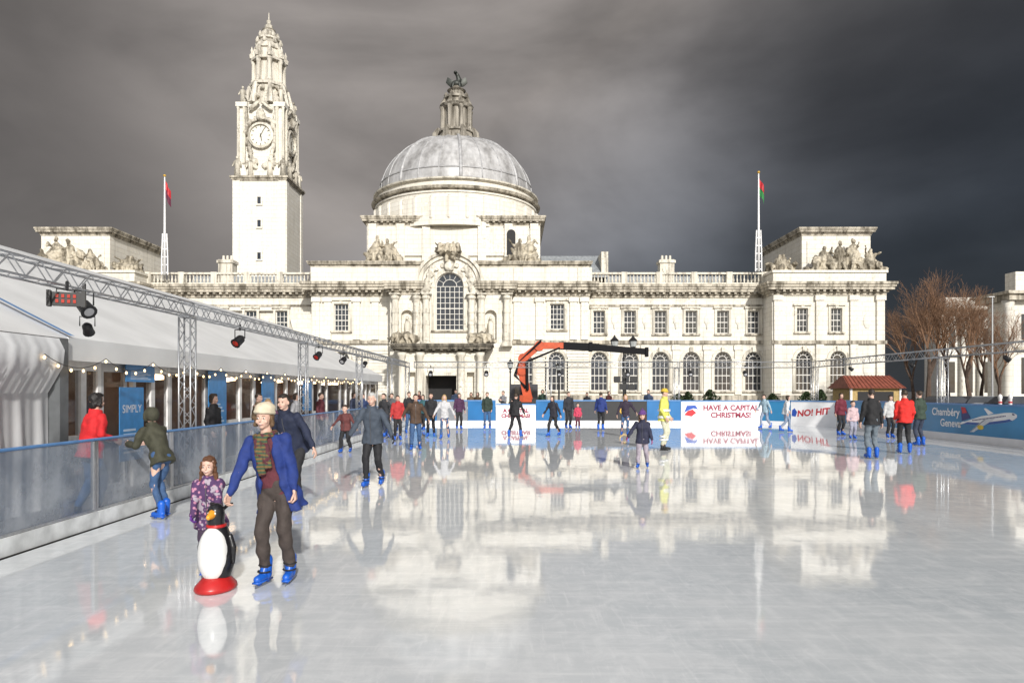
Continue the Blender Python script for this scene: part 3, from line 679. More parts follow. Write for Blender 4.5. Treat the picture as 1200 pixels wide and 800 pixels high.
# ------------------------------------------------------------ bare trees
TWIG=mat('russet_twigs',(.19,.105,.06),.9,0,.5,.4); BARK=mat('bark',(.09,.06,.045),.9,0,4,.5)
def tree(seed,h):
    random.seed(seed); r=thing('bare_tree','x','tree'); t=MB(); cr=MB()
    def br(p,d,l,rad,dep):
        m_=t if dep<2 else cr; n=6 if dep<2 else 3
        q=p+d*l*.5+V((random.uniform(-1,1),random.uniform(-1,1),0))*l*.05; e=p+d*l+V((random.uniform(-1,1),random.uniform(-1,1),0))*l*.07
        m_.tube([p,q,e],[rad,rad*.82,rad*.62],n)
        if dep>=7: return
        k=4 if dep==1 else 3
        for i in range(k):
            if dep>3 and random.random()<.15: continue
            ang=random.uniform(.2,.55) if dep<3 else random.uniform(.25,.75); az=random.uniform(0,2*PI)+i*2*PI/k
            u=d.cross(V((.3,.2,1)) if abs(d.z)<.95 else V((1,0,0))).normalized(); w_=d.cross(u)
            nd_=(d*math.cos(ang)+(u*math.cos(az)+w_*math.sin(az))*math.sin(ang)); nd_.z+=.17; nd_.normalize()
            br(e if i or dep==0 else q,nd_,l*random.uniform(.68,.86),max(rad*.56,.009),dep+1)
    br(V((0,0,-.08)),V((0,0,1)),h*.215,h*.018,0)
    fin('trunk',t,BARK,r,recalc=False)
    fin('crown',cr,TWIG,r,recalc=False)
    return r
t1=tree(4,14.2); t1.location=(fx(1088,60),60,0); t1['label']='tallest bare russet tree, just right of the end pavilion'; t1['group']='bare trees at the right'
t2=tree(9,13.4); t2.location=(fx(1136,62),62,0); t2['label']='bare russet tree in the middle of the right-hand row'; t2['group']='bare trees at the right'
dup(t1,(fx(1170,57),57,0),2.1,'bare tree nearest the right edge in front of the columned building',None,(.75,.75,.72))
dup(t2,(fx(1070,80),80,0),1.1,'small bare tree half hidden behind the tallest tree',None,(.9,.9,1.05))
dup(t1,(fx(1112,84),84,0),4.0,'farthest bare tree in front of the distant columned building',None,(1.1,1.1,1.2))
dup(t2,(fx(1150,92),92,0),2.7,'bare tree behind the gap between the middle and right-hand trees',None,(1.2,1.2,1.2))
# ------------------------------------------------------------ trusses
def truss(name,label,a,b_,size=.3,group='lattice truss sections round the rink',vert=False,cr=.02):
    a=V(a);b_=V(b_); d=(b_-a); L=d.length; d.normalize()
    if vert: u=V((1,0,0)); w_=V((0,1,0))
    else: u=V((0,0,1)); w_=d.cross(u).normalized()
    h=size/2; cs=[u*h+w_*h,u*h-w_*h,-u*h-w_*h,-u*h+w_*h]
    r=thing(name,label,'truss',a,0,group); o=MB()
    for c in cs: o.tube([c,c+d*L],cr,6)
    fin('chord',o,ALU,r,True)
    o=MB(); n=max(2,round(L/(size*1.1))); 
    for i in range(n):
        for k in range(4):
            c0,c1=cs[k],cs[(k+1)%4]
            if i%2: c0,c1=c1,c0
            o.tube([c0+d*(L*i/n),c1+d*(L*(i+1)/n)],.008,5)
    for e in (0,L):
        for k in range(4): o.tube([cs[k]+d*e,cs[(k+1)%4]+d*e],.016,5)
    fin('lacing',o,ALU,r)
    return r
TX=-5.66; TZ=3.2; ys=[4.9,11.9,18.5,25.3,31.6,37.0]
names=['nearest','second','third','fourth','farthest']
for i in range(5): truss('truss_beam',f'{names[i]} overhead section of the silver lattice truss along the tent side',(TX,ys[i]+.002,TZ),(TX,ys[i+1]-.002,TZ),.22,cr=.014)
for i,y in enumerate(ys[1:]):
    o=truss('truss_post',f'upright silver lattice post, {["nearest","second","third","fourth","last"][i]} along the tent side',(TX,y,0),(TX,y,TZ-.135),.2,'upright lattice posts round the rink',vert=True,cr=.015)
    fin('base_plate',MB().box(-.3,.3,-.3,.3,-.05,.0),ALU,o)
xs=[-5.4,2,9,16.3]
for i in range(3): truss('truss_beam',f'{["left","middle","right"][i]} section of the silver truss above the back barrier',(xs[i]+.1,37,TZ),(xs[i+1]-.002,37,TZ))
yr=[36.8,31.6,26,19,12]
for i in range(4): truss('truss_beam',f'{["farthest","third","second","nearest"][i]} section of the silver truss above the blue side boards',(16.4,yr[i],TZ+.02),(16.4,yr[i+1]+.002,TZ+.02))
for x,y,l in ((2,37.3,'lattice post in the middle of the back barrier'),(9,37.3,'lattice post behind the white banner of the back barrier'),(16.4,37,'lattice post at the far right rink corner'),(16.4,26,'lattice post behind the blue board beside the waiting skaters')):
    truss('truss_post','silver '+l,(x,y,0),(x,y,TZ-.18),.26,'upright lattice posts round the rink',vert=True)
LENS=mat('red_lamp_lens',(.38,.03,.02),.2,emit=.08)
def par(x,y,z,rz,label,big=False,lens=None,sc=1.):
    r=thing('stage_light',label,'stage light',(x,y,z),rz,'stage lights hung on the trusses'); r.scale=(sc,sc,sc)
    b=MB()
    if big:
        b.box(-.22,.22,-.06,.06,-.32,-.08)
        for i in range(4): b.box(-.19+i*.1,-.12+i*.1,.06,.13,-.28,-.12)
        for s_ in (-1,1): b.box(s_*.26-.03,s_*.26+.03,-.14,.02,-.34,-.06)
    else: b.lathe([(.06,-.12),(.11,-.05),(.12,.14),(.135,.2)],(0,0,0),12); b.map(lambda p: Matrix.Rotation(R(125),3,'X')@p+V((0,0,-.28)))
    fin('housing',b,BLACK,r)
    b=MB().tube([(-.16,0,-.25),(-.16,0,-.02),(.16,0,-.02),(.16,0,-.25)],.014,5); b.cap((0,0,-.02),(0,0,.1),.03,.03,6); fin('bracket',b,BLACK,r)
    b=MB()
    if big:
        for i in range(4):
            for j in range(2): b.box(-.165+i*.088,-.12+i*.088,-.075,-.061,-.27+j*.09,-.21+j*.09)
    else: b.ell((0,.0,0),(.1,.1,.02),n=12,m=6); b.map(lambda p: Matrix.Rotation(R(125),3,'X')@(p+V((0,0,.19)))+V((0,0,-.28)))
    fin('lens',b,lens or mat('clear_lens',(.5,.5,.52),.1),r)
par(TX+.12,8.5,TZ-.14,R(25),'black lamp bank with red lenses on the near truss',True,LENS,.7)
par(TX+.05,8.95,TZ-.1,R(60),'black lamp pointing inward beside the red lamp bank',sc=.75)
par(TX,9.1,TZ-.42,R(200),'small round black lamp hanging lowest below the near truss',sc=.55)
for y,l in ((14.2,'second from the tent corner'),(20.,'third along the tent'),(23,'fourth along the tent'),(26.3,'fifth along the tent')): par(TX,y,TZ-.13,R(-20),'small black lamp under the left truss, '+l,lens=LENS if y in (14.2,20.) else None,sc=.8)
for px in (505,570,655,735,808,872): x=fx(px,37); par(x,36.9,TZ-.15,0,f'small black lamp under the back truss, {["first","second","third","fourth","fifth","sixth"][(505,570,655,735,808,872).index(px)]} from the left')
for y,l in ((33,'far'),(28,'middle'),(22.6,'near')): par(16.35,y,TZ-.13,R(90),f'small black lamp under the right truss, {l} one',sc=.7)
# ------------------------------------------------------------ barriers
def glassm():
    m=bpy.data.materials.new('smoky_panel'); m.use_nodes=True; nt=m.node_tree; p=nt.nodes['Principled BSDF']
    tc=nd(nt,'ShaderNodeTexCoord').outputs['Object']; n=nd(nt,'ShaderNodeTexNoise',{'Vector':tc,'Scale':1.3,'Detail':8.,'Roughness':.65})
    nt.links.new(mix(nt,mr(nt,n.outputs[0],.35,.65),(.15,.2,.28),(.4,.44,.5)),p.inputs['Base Color'])
    nt.links.new(mr(nt,n.outputs[0],.3,.7,.36,.62),p.inputs['Alpha']); p.inputs['Roughness'].default_value=.12; return m
SMOKE=glassm()
KICK=mat('scuffed_white_kickboard',(.72,.74,.75),.5,0,4,.3)
def fence(y0,y1):
    r=thing('rink_barrier','x','barrier',(-5.5,y0,0),0,'clear barrier panels along the tent side'); L=y1-y0-.01
    b=MB().box(-.025,.025,0,.04,0,1.12); b.box(-.025,.025,L-.04,L,0,1.12); b.box(-.023,.023,.04,L-.04,.2,.23); fin('frame',b,ALU,r)
    fin('clear_panel',MB().box(-.008,.008,.04,L-.04,.23,1.12),SMOKE,r)
    fin('top_rail',MB().tube([(0,0,1.14),(0,L,1.14)],.02,8),BLUEL,r)
    fin('kick_plate',MB().box(.032,.055,0,L,.0,.2),KICK,r)
    return r
f0=fence(3.,5.)
for i in range(17):
    y=3+i*2
    lab={1:'clear barrier panel at the left edge of the photo',2:'clear barrier panel in front of the person in the red jacket',3:'clear barrier panel that the skater in the olive jacket leans on'}.get(i,'smoky clear barrier panel with blue top rail in the run beyond the olive jacket skater')
    if i==0: f0['label']='clear barrier panel cut off by the left edge, nearest the camera'
    else: dup(f0,(-5.5,y,0),0,lab)
def board(px0,px1,m,label,D=36.5,h=1.3,text_=None,tm=None,ts=.3,tx_=0,loc=None,rz=0,wid=0,shear=0,tr=0):
    if loc is None: x0,x1=fx(px0,D)+.01,fx(px1,D)-.01; loc=((x0+x1)/2,D,0); w_=(x1-x0)/2
    else: w_=wid/2
    r=thing('rink_board',label,'barrier',loc,rz,'advertising boards at the back of the rink')
    fin('panel',MB().box(-w_,w_,0,.05,.2,h-.06),m,r)
    fin('kick_plate',MB().box(-w_,w_,-.02,.05,0,.2),WHITE,r); fin('top_rail',MB().box(-w_,w_,-.03,.08,h-.06,h),BLUEL,r)
    if text_: text(text_,ts,tm,r,(tx_,-.008,h*.53),(PI/2,tr,0),bold=.014,shear=shear)
    return r
board(482,512,BLUE,'short blue board at the left end of the back barrier'); 
board(512,548,mat('grey_mesh',(.2,.21,.23),.5),'grey board left of the arched sign boards')
board(548,581,BLUE,'blue board left of the white Christmas banner near the middle')
board(581,628,WHITE,'white board printed A CAPITAL CHRISTMAS left of centre',h=1.1,text_='A CAPITAL\nCHRISTMAS!',tm=PURP,ts=.28)
board(628,662,BLUE,'blue board right of the shorter Christmas banner'); board(662,705,mat('dark_grey_board',(.04,.045,.055),.4),'dark grey board left of the black board with gold ring')
o=board(705,758,BLACK,'black board with a gold ring emblem in the middle of the back barrier')
b=MB()
for i in range(24):
    a0,a1=2*PI*i/24,2*PI*(i+1)/24; b.add([(r_*math.cos(a),-.008,.75+r_*math.sin(a)) for a,r_ in ((a0,.17),(a0,.25),(a1,.25),(a1,.17))],[(0,1,2,3)])
fin('emblem',b,GOLD,o)
board(758,798,BLUE,'blue board between the black board and the large white banner')
b_=board(798,893,WHITE,'wide white board printed HAVE A CAPITAL CHRISTMAS',h=1.28,text_='HAVE A CAPITAL\nCHRISTMAS!',tm=PURP,ts=.39,tx_=.5)
ROYAL=mat('royal_print',(.02,.08,.4),.4)
fin('print_swoosh',MB().add([(-2.0,-.008,.5),(-1.6,-.008,.42),(-1.35,-.008,.62),(-1.55,-.008,.8),(-1.8,-.008,.72)],[(0,1,2,3,4)]),RED,b_)
fin('print_swoosh',MB().add([(-2.0,-.009,.62),(-1.75,-.009,.76),(-1.5,-.009,.86),(-1.25,-.009,.8),(-1.4,-.009,1.02),(-1.85,-.009,1.0)],[(0,1,2,3,4,5)]),ROYAL,b_)
A0=V((13.37,36.5,0)); A1=V((15.99,33.6,0)); dv=A1-A0; Ld=dv.length; an=math.atan2(dv.y,dv.x)
def onD(t): return tuple(A0+dv*t)
board(0,0,BLUES,'blue board at the left of the angled far right corner',loc=onD(.2),rz=an,wid=Ld*.395)
nh=board(0,0,WHITE,'white board printed NO HIT on the angled far right corner',loc=onD(.7),rz=an,wid=Ld*.59,text_='NO! HIT',tm=RED,ts=.44,tx_=-.02,shear=.2,tr=R(-6))
fin('print_swoosh',MB().add([(-1.1,-.009,.5),(-.9,-.009,.46),(-.82,-.009,.7),(-.95,-.009,.9),(-1.08,-.009,.8)],[(0,1,2,3,4)]),ROYAL,nh)
def sboard(y0,y1,label):
    r=thing('rink_board',label,'barrier',(16,y0,0),0,'blue side boards on the right'); L=y1-y0-.012
    fin('panel',MB().box(0,.05,0,L,.25,1.28),BLUES,r); fin('kick_plate',MB().box(-.02,.05,0,L,0,.25),WHITE,r); fin('top_rail',MB().box(-.03,.08,0,L,1.28,1.34),BLUEL,r)
    return r
for i,(a,c_) in enumerate(((30.4,33.55),(27.1,30.4))): sboard(a,c_,f'blue side board, {["farthest","second farthest"][i]} along the right edge of the rink')
o=sboard(20,27.1,'long blue side board printed with a town name and a white aeroplane')
T2=(PI/2,0,-PI/2)
text('Chambéry',.38,WHITE,o,(-.008,6.0,1.0),T2,align='LEFT',bold=.008); text('Geneva',.38,WHITE,o,(-.008,5.5,.6),T2,align='LEFT',bold=.008)
def plane2d(pts,m,name,off):
    return fin(name,MB().add([(-off,4.3-x*1.05,z) for x,z in pts],[tuple(range(len(pts)))]),m,o)
LB=mat('pale_blue_print',(.2,.42,.72),.4); NAVY=mat('navy_print',(.01,.02,.15),.4); YEL=mat('yellow_print',(.7,.5,.03),.4)
def fus(t): return .64+.34*t, (.03+.13*min(1,t*2.6))*(1 if t<.78 else max(.1,math.sqrt(max(0,1-((t-.78)/.23)**2))))
up=[(.05+2.5*t,fus(t)[0]+fus(t)[1]) for t in [i/24 for i in range(25)]]; dn=[(.05+2.5*t,fus(t)[0]-fus(t)[1]) for t in [i/24 for i in range(25)]]
plane2d(up+dn[::-1],WHITE,'aeroplane_print',.006)
plane2d([(x,z+.001) for x,z in dn]+[(x,z+(.085 if 0<i<22 else .01)) for i,(x,z) in reversed(list(enumerate(dn)))],mat('blue_underside_print',(.03,.1,.35),.4),'aeroplane_print',.0065)
plane2d([(.02,.72),(.48,.84),(.2,1.2),(-.02,1.22)],NAVY,'aeroplane_print',.007)
plane2d([(.06,.98),(.28,1.02),(.2,1.2),(-.02,1.22)],RED,'aeroplane_print',.0075)
plane2d([(.08,.7),(.4,.72),(-.12,.56),(-.24,.58)],WHITE,'aeroplane_print',.008)
plane2d([(1.1,.82),(1.65,.88),(.62,.36),(.42,.36)],mat('grey_print2',(.6,.63,.67),.4),'aeroplane_print',.009)
plane2d([(1.1,.8),(1.2,.82),(.52,.39),(.42,.36)],mat('grey_print3',(.2,.23,.28),.4),'aeroplane_print',.0095)
plane2d([(1.3,.98),(1.55,1.04),(1.2,1.2),(1.1,1.19)],WHITE,'aeroplane_print',.0055)
b=MB()
for k in range(24): t=.2+.62*k/24; z=fus(t)[0]+.035; x=.05+2.5*t; b.add([(-.0095,4.3-(x+d)*1.05,z+e) for d,e in ((0,0),(.045,.006),(.045,.045),(0,.04))],[(0,1,2,3)])
b.add([(-.0095,4.3-x*1.05,z) for x,z in ((2.36,1.01),(2.47,1.0),(2.43,1.05),(2.35,1.06))],[(0,1,2,3)])
fin('aeroplane_window_print',b,NAVY,o)
plane2d([(.95+.12*math.cos(a)*1.3,.54+.08*math.sin(a)) for a in [2*PI*k/14 for k in range(14)]],YEL,'aeroplane_print',.012)
plane2d([(2.8,.28),(3.9,.28),(3.9,1.0),(3.3,.62)],LB,'swoosh_print',.006)
sboard(12,20,'nearest blue side board, cut off by the right edge')
# ------------------------------------------------------------ tent
TEN=thing('marquee','long white peaked marquee with glazed front along the left side of the rink','tent',(-7.2,6,0))
EX,EZ,RX,RZ=-7.2,2.68,-12.,5.2
b=MB(); n=26
rs=[]
for i in range(n+1):
    y=4.2+(36.6-4.2)*i/n
    row=[]
    for k in range(7):
        u=k/6; row.append((EX+.25+(RX-EX-.25)*u,y,EZ-.08+(RZ-EZ+.08)*u-.07*math.sin(PI*u)*(1 if i%2 else .3)))
    for k in range(1,7):
        u=k/6; row.append((RX+(RX-EX)*u,y,RZ-(RZ-EZ)*u))
    rs.append(row)
b.rings(rs,False,False); fin('roof',b,FABRIC,TEN,True,True)
b=MB().box(EX+.22,EX+.25,10.7,36.6,EZ-.42,EZ-.06); b.box(EX,EX+.22,10.7,36.6,EZ-.2,EZ-.14); fin('valance',b,FABRIC,TEN,world=True)
b=MB(); rr=[]
for k in range(8):
    u=k/7; x=EX+.27+(RX-EX-.25)*u; z=EZ-.05+(RZ-EZ+.08)*u; rr.append([(x,10.7,z+.02),(x,10.82,z+.02)])
b.rings(rr,False,False)
fin('blue_trim',b,BLUEL,TEN,world=True)
b=MB(); rs=[]
for i in range(156):
    y=4.2+6.2*i/155; o_=.014*math.sin(i*.55)+.008*math.sin(i*1.13+1)+.02*math.sin(i*.07)
    rs.append([(EX+.3,y,EZ-.1),(EX+.4+o_*.5,y,2.4),(EX+.38+o_*.8,y,2.15),(EX+.14+o_*.5,y,1.75),(EX+.16+o_*1.2,y,1.),(EX+.14+o_*1.4,y,-.02)])
b.rings(rs,False,False); fin('side_curtain',b,mat('white_curtain',(.7,.71,.73),.6,0,1.5,.12,4,.2),TEN,True,True)
FR=mat('door_frame_white',(.8,.8,.8),.4); FRG=mat('frame_grey',(.55,.56,.58),.4,.1)
fin('end_post',MB().box(EX-.05,EX+.3,10.42,10.62,-.03,EZ-.1),mat('end_post_grey',(.16,.17,.18),.4,.3),TEN,world=True)
TG=mat('tent_glass',(.07,.07,.08),.04,0,1,.4,alpha=.28)
def bay(y0,y1,door=False,white=False):
    m=FR if white or door else FRG; t=.1 if m is FR else .07
    b=MB().box(EX-.04,EX+.04,y0,y0+t,-.03,2.28); b.box(EX-.04,EX+.04,y1-t,y1-.002,-.03,2.28); b.box(EX-.035,EX+.035,y0+t,y1-t,2.12,2.28); b.box(EX-.035,EX+.035,y0+t,y1-t,-.03,.12)
    if door: b.box(EX-.05,EX+.05,(y0+y1)/2-.07,(y0+y1)/2+.07,.12,2.12); b.box(EX-.03,EX+.03,y0+t,(y0+y1)/2-.07,.95,1.05); b.box(EX-.03,EX+.03,(y0+y1)/2+.07,y1-t,.95,1.05)
    o=fin('glazed_door' if door else 'glazed_bay',b,m,TEN,world=True)
    fin('pane',MB().box(EX-.006,EX+.006,y0+t,y1-t,.12,2.12),TG,o,world=True)
ysb=[(10.9,11.9,1,1),(11.9,12.7,0,0),(12.9,14.3,1,1),(14.3,16,0,0),(16,17.,0,0),(17.,19.,1,1),(19.,20.7,0,0),(20.7,22.7,1,1),(22.7,24.5,0,0),(24.5,26.5,1,1)]+[(26.5+i*2.,28.5+i*2.,i%2,i%2) for i in range(5)]
for a in ysb: bay(*a)
b=MB().box(EX-9.4,EX-9.3,4.3,36.5,0,EZ); b.box(EX-9.3,EX-.1,36.4,36.5,0,EZ); b.box(EX-9.3,EX-.1,4.25,4.3,0,EZ); b.box(EX-3.,EX-2.9,4.3,36.4,0,2.33)
fin('back_wall',b,mat('tent_interior_wall',(.26,.18,.12),.8,0,1,.5),TEN,world=True)
for i in range(9):
    y=12+i*2.6; b=MB(); b.box(EX-1.9,EX-1.3,y,y+1.2,.7,.75)
    for a_ in (0,.54):
        for c_ in (0,1.14): b.box(EX-1.9+a_,EX-1.84+a_,y+c_,y+c_+.06,0,.7)
    fin('interior_table',b,mat('brown_wood',(.2,.1,.05),.6),TEN,world=True)
b=MB().box(EX-9.2,EX-.06,10.9,36.4,2.34,2.38); fin('ceiling_lining',b,mat('lining',(.25,.2,.16),.8),TEN,world=True)
WARM=mat('warm_bulb',(1.,.7,.35),.4,emit=3.2,na=0)
IL=mat('warm_interior_lamp',(1.,.68,.4),.4,emit=11,na=0)
for i in range(12): fin('pendant_lamp',MB().lathe([(.04,2.25),(.22,2.12),(.24,2.08),(.03,2.06)],(EX-.9-(i%2)*1.,11.4+i*2.,0),12),IL,TEN,True,True)
SL=thing('string_lights','string of warm round bulbs swagged under the marquee edge','string lights',(EX+.32,8.,2.2))
pts=[];bulbs=[]
for k in range(14):
    for j in range(10):
        u=j/10; y=9.9+k*1.5+u*1.5; z=2.32-.2*4*u*(1-u)*.9; pts.append((EX+.42,y,z)); 
        if (j%2)==0: bulbs.append((EX+.42,y,z-.05))
fin('cable',MB().tube(pts,.006,4),BLACK,SL,world=True)
b1=None
for p in bulbs:
    q=(p[0]-SL.location[0],p[1]-SL.location[1],p[2]-SL.location[2])
    if b1 is None: b1=fin('bulb',MB().ell((0,0,0),(.02,.02,.027),n=8,m=6),WARM,SL,True); b1.location=q
    else: c=b1.copy(); C.objects.link(c); c.location=q
PB=mat('poster_blue',(.05,.24,.55),.4)
for y,z0,z1_,wd,tx_,lab in ((12.5,1.95,2.42,1.0,'','small square blue poster high on the marquee front'),(12.3,.5,1.85,.8,'SIMPLY','tall blue poster reading SIMPLY beside the marquee door'),(15.9,.9,2.25,1.,'','blue poster behind the first lattice post'),(19.3,1.1,2.25,1.,'','blue poster further along the marquee front'),(23.1,1.1,2.2,1.,'','farthest blue poster on the marquee front')):
    r=thing('poster',lab,'poster',(EX+.12,y,z0)); h=z1_-z0
    fin('panel',MB().box(0,.012,0,wd,0,h),PB,r)
    b=MB()
    for k in range(6): b.box(.013,.015,wd*.15,wd*(.85-.1*(k%3)),h*(.1+.06*k),h*(.13+.06*k))
    fin('small_print',b,mat('faint_print',(.5,.62,.78),.5),r)
    if tx_: text(tx_,wd*.26,WHITE,r,(.016,wd/2,h*.7),(PI/2,0,PI/2))
# ------------------------------------------------------------ hut
D=42; r=thing('wooden_hut','small yellow hut with shallow dull red roof behind the right side of the rink','hut',(fx(1026,D),D,0)); 
b=MB().box(-1.5,1.5,0,2.4,-.08,2.0); fin('wall',b,mat('yellow_boards',(.42,.3,.12),.7,0,8,.3),r)
b=MB(); b.rings([[(-1.75,-.3,1.95),(1.75,-.3,1.95),(1.75,2.7,1.95),(-1.75,2.7,1.95)],[(-1.5,1.1,2.75),(1.5,1.1,2.75),(1.5,1.25,2.75),(-1.5,1.25,2.75)]])
for i in range(14): x=-1.66+i*.255; b.tube([(x,-.3,1.98),(x*.86,1.1,2.78)],.02,4)
fin('roof',b,mat('red_roof',(.24,.07,.045),.6,0,4,.3),r)
fin('serving_hatch',MB().box(-1.1,1.1,-.03,-.004,1.05,1.75),DARK,r); fin('counter_shelf',MB().box(-1.2,1.2,-.3,-.035,.98,1.04),mat('pale_wood',(.35,.22,.1),.6),r)
for s_ in (-1,1): fin('corner_post',MB().box(s_*1.51-.06,s_*1.51+.06,-.06,.06,-.08,1.94),WHITE,r)
# ------------------------------------------------------------ loader crane truck
CR=mat('crane_orange',(.5,.07,.015),.4,0,3,.25); D=46
r=thing('crane_truck','loader crane with raised orange arm and long black boom beside the entrance','crane',(fx(616,D),D,0))
def cw(px,py,y=0): return V((fx(px,D)-fx(616,D),y,fz(py,D)))
b=MB().box(-1.1,1.1,-.9,6.,.75,1.05); b.box(-1.1,1.1,1.8,6,1.05,1.2); fin('chassis',b,BLACK,r)
cabm=mat('cab_paint',(.05,.05,.06),.35)
fin('cab',MB().prismx([(8.2,.6),(6.1,.6),(6.1,2.3),(7.6,2.3),(8.2,1.6)],-1.05,1.05),cabm,r)
fin('rear_window',MB().box(-.7,.7,6.07,6.095,1.5,2.1),GLASS,r)
for y in (-.3,4.7,7.2):
    for s_ in (-1,1): 
        b=MB().lathe([(.48,-.14),(.5,-.1),(.5,.1),(.48,.14)],(0,0,0),20); b.map(lambda p: V((s_*1.05+p.z,y+p.x,.42+p.y))); o=fin('wheel',b,mat('tyre',(.02,.02,.02),.8),r,True)
        fin('rim',MB().lathe([(.26,-.15),(.26,.15)],(0,0,0),14).map(lambda p: V((s_*1.05+p.z,y+p.x,.42+p.y))),ALU,o)
def beam(b,p,q,w0,w1,h0,h1):
    p=V(p);q=V(q); d=(q-p).normalized(); u=V((0,1,0)); v_=d.cross(u).normalized()
    b.rings([[c+u*a*w_/2+v_*s_*h/2 for a,s_ in ((-1,-1),(1,-1),(1,1),(-1,1))] for c,w_,h in ((p,w0,h0),(q,w1,h1))])
b=MB()
b.box(-.4,.4,-.5,.5,1.05,1.5); beam(b,cw(619,468),cw(612,436),.5,.45,.6,.55); beam(b,cw(609,440),cw(614,418),.45,.4,.6,.5); beam(b,cw(612,421),cw(633,404),.4,.38,.5,.42); beam(b,cw(630,405),cw(660,405),.38,.36,.44,.4)
for p in ((612,434),(632,405.5),(613,420)): b.rings([[cw(*p)+V((.34*math.cos(2*PI*i/14),y,.34*math.sin(2*PI*i/14))) for i in range(14)] for y in (-.3,.3)])
fin('crane_arm',b,CR,r)
BB=mat('boom_black',(.01,.01,.012),.8,spec=.2)
b=MB(); beam(b,cw(655,405),cw(702,407),.3,.3,.5,.5); beam(b,cw(698,407),cw(757,412),.28,.26,.44,.4); b.box(cw(757,413).x-.05,cw(757,413).x+.14,-.2,.2,cw(757,418).z,cw(757,407).z)
b.box(cw(690,0).x,cw(694,0).x,-.22,.22,cw(0,412).z,cw(0,401).z)
fin('boom_extension',b,BB,r)
fin('hydraulic_ram',MB().cap(cw(618,456,-.4),cw(617,424,-.4),.1,.07,8),BB,r); fin('hydraulic_ram',MB().cap(cw(617,424,-.35),cw(655,408,-.3),.08,.06,8),BB,r)
for k in range(4): fin('hydraulic_hose',MB().tube([cw(615+k*1.5,455,-.3),cw(605-k,440,-.4),cw(608,424,-.35),cw(634,401-k,-.3)],.03,5),BB,r)
b=MB().tube([cw(733,410),cw(733,432)],.02,5); b.tube([cw(733,432),cw(736,436),cw(733,440),cw(730,437)],.05,6); fin('hook',b,BB,r)
r=thing('floodlight_tower','black floodlight stand with stacked lamps below the crane boom','floodlight',(fx(733,42),42,0))
b=MB().tube([(0,0,0),(0,0,2.6)],.05,6)
for a in range(3): b.tube([(0,0,.7),(.6*math.cos(a*2.1),.6*math.sin(a*2.1),0)],.03,5)
b.box(-.7,.7,-.04,.04,2.3,2.36); fin('stand',b,BLACK,r)
for i,(x,z) in enumerate(((-.55,2.5),(0,2.75),(.5,2.5),(-.2,2.05),(.35,2.0))):
    b=MB().box(x-.17,x+.17,-.18,.1,z-.15,z+.15); b.box(x-.2,x+.2,-.2,-.18,z-.18,z+.18); fin('lamp_head',b,BLACK,r)
# ------------------------------------------------------------ street lamps
def lamp(px,D,h,label,two=True):
    r=thing('street_lamp',label,'street lamp',(fx(px,D),D,0),0,'black street lamps in the forecourt')
    b=MB().lathe([(.22,-.05),(.22,.5),(.12,.6),(.09,1.4),(.06,h-1.1),(.1,h-1.),(.05,h-.7)],(0,0,0),10); fin('post',b,BLACK,r,True)
    xs_=(-.68,.68) if two else (0,)
    if two: fin('arm',MB().tube([(-.68,0,h-.75),(-.5,0,h-.98),(0,0,h-.8),(.5,0,h-.98),(.68,0,h-.75)],.035,6),BLACK,r,True)
    for x in xs_:
        o=fin('lantern',MB().lathe([(.1,h-.75),(.2,h-.6),(.3,h-.15),(.33,h-.12),(.1,h+.12),(.03,h+.28)],(x,0,0),8),BLACK,r)
        fin('lantern_glass',MB().lathe([(.215,h-.58),(.3,h-.2)],(x,0,0),8),mat('lamp_glass',(.4,.42,.42),.1),o)
lamp(731,50,5.6,'black street lamp with twin lanterns above the crane boom')
lamp(655,66,4.4,'single black street lamp left of the twin lamp, in front of the hall',False)
lamp(598,66,4.6,'single black street lamp beside the portico',False)
r=thing('lighting_mast','tall thin pale pole among the bare trees at the right','pole',(fx(1163,50),50,-.08))
fin('post',MB().lathe([(.08,0),(.08,.3),(.045,8.6),(.04,8.7)],(0,0,0),8),ALU,r,True); fin('lamp_head',MB().box(-.3,.1,-.1,.1,8.7,8.78),ALU,r)
# ------------------------------------------------------------ shrubs
def shrub(label,px,D,wd,h,seed):
    random.seed(seed); r=thing('shrub',label,'shrub',(fx(px,D),D,0),0,'low evergreen shrubs before the hall'); b=MB()
    for i in range(900):
        a=random.uniform(0,2*PI); t=random.random()**.5; z=random.random(); rr=wd*math.sin(PI*min(1,.15+z*.8))*t*(1+.25*math.sin(a*3+seed))
        p=V((rr*math.cos(a),rr*math.sin(a),z*h)); u=V((random.uniform(-1,1),random.uniform(-1,1),random.uniform(-1,1))).normalized()*.12; w_=u.cross(V((random.random(),random.random(),1))).normalized()*.07
        b.add([p-u,p+w_,p+u,p-w_],[(0,1,2,3)])
    fin('foliage',b,mat('evergreen',(.045,.075,.03),.7,0,3,.5),r,recalc=False); fin('stem',MB().tube([(0,0,-.05),(0,0,h*.5)],.05,5),BARK,r)
for i,(px,wd) in enumerate(((795,.8),(806,.6),(832,.9),(905,.7),(945,.8),(962,.6))): shrub(f'low dark green shrub before the hall, {["first","second","third","fourth","fifth","sixth"][i]} from the left',px,68,wd,1.5+.2*(i%3),i)
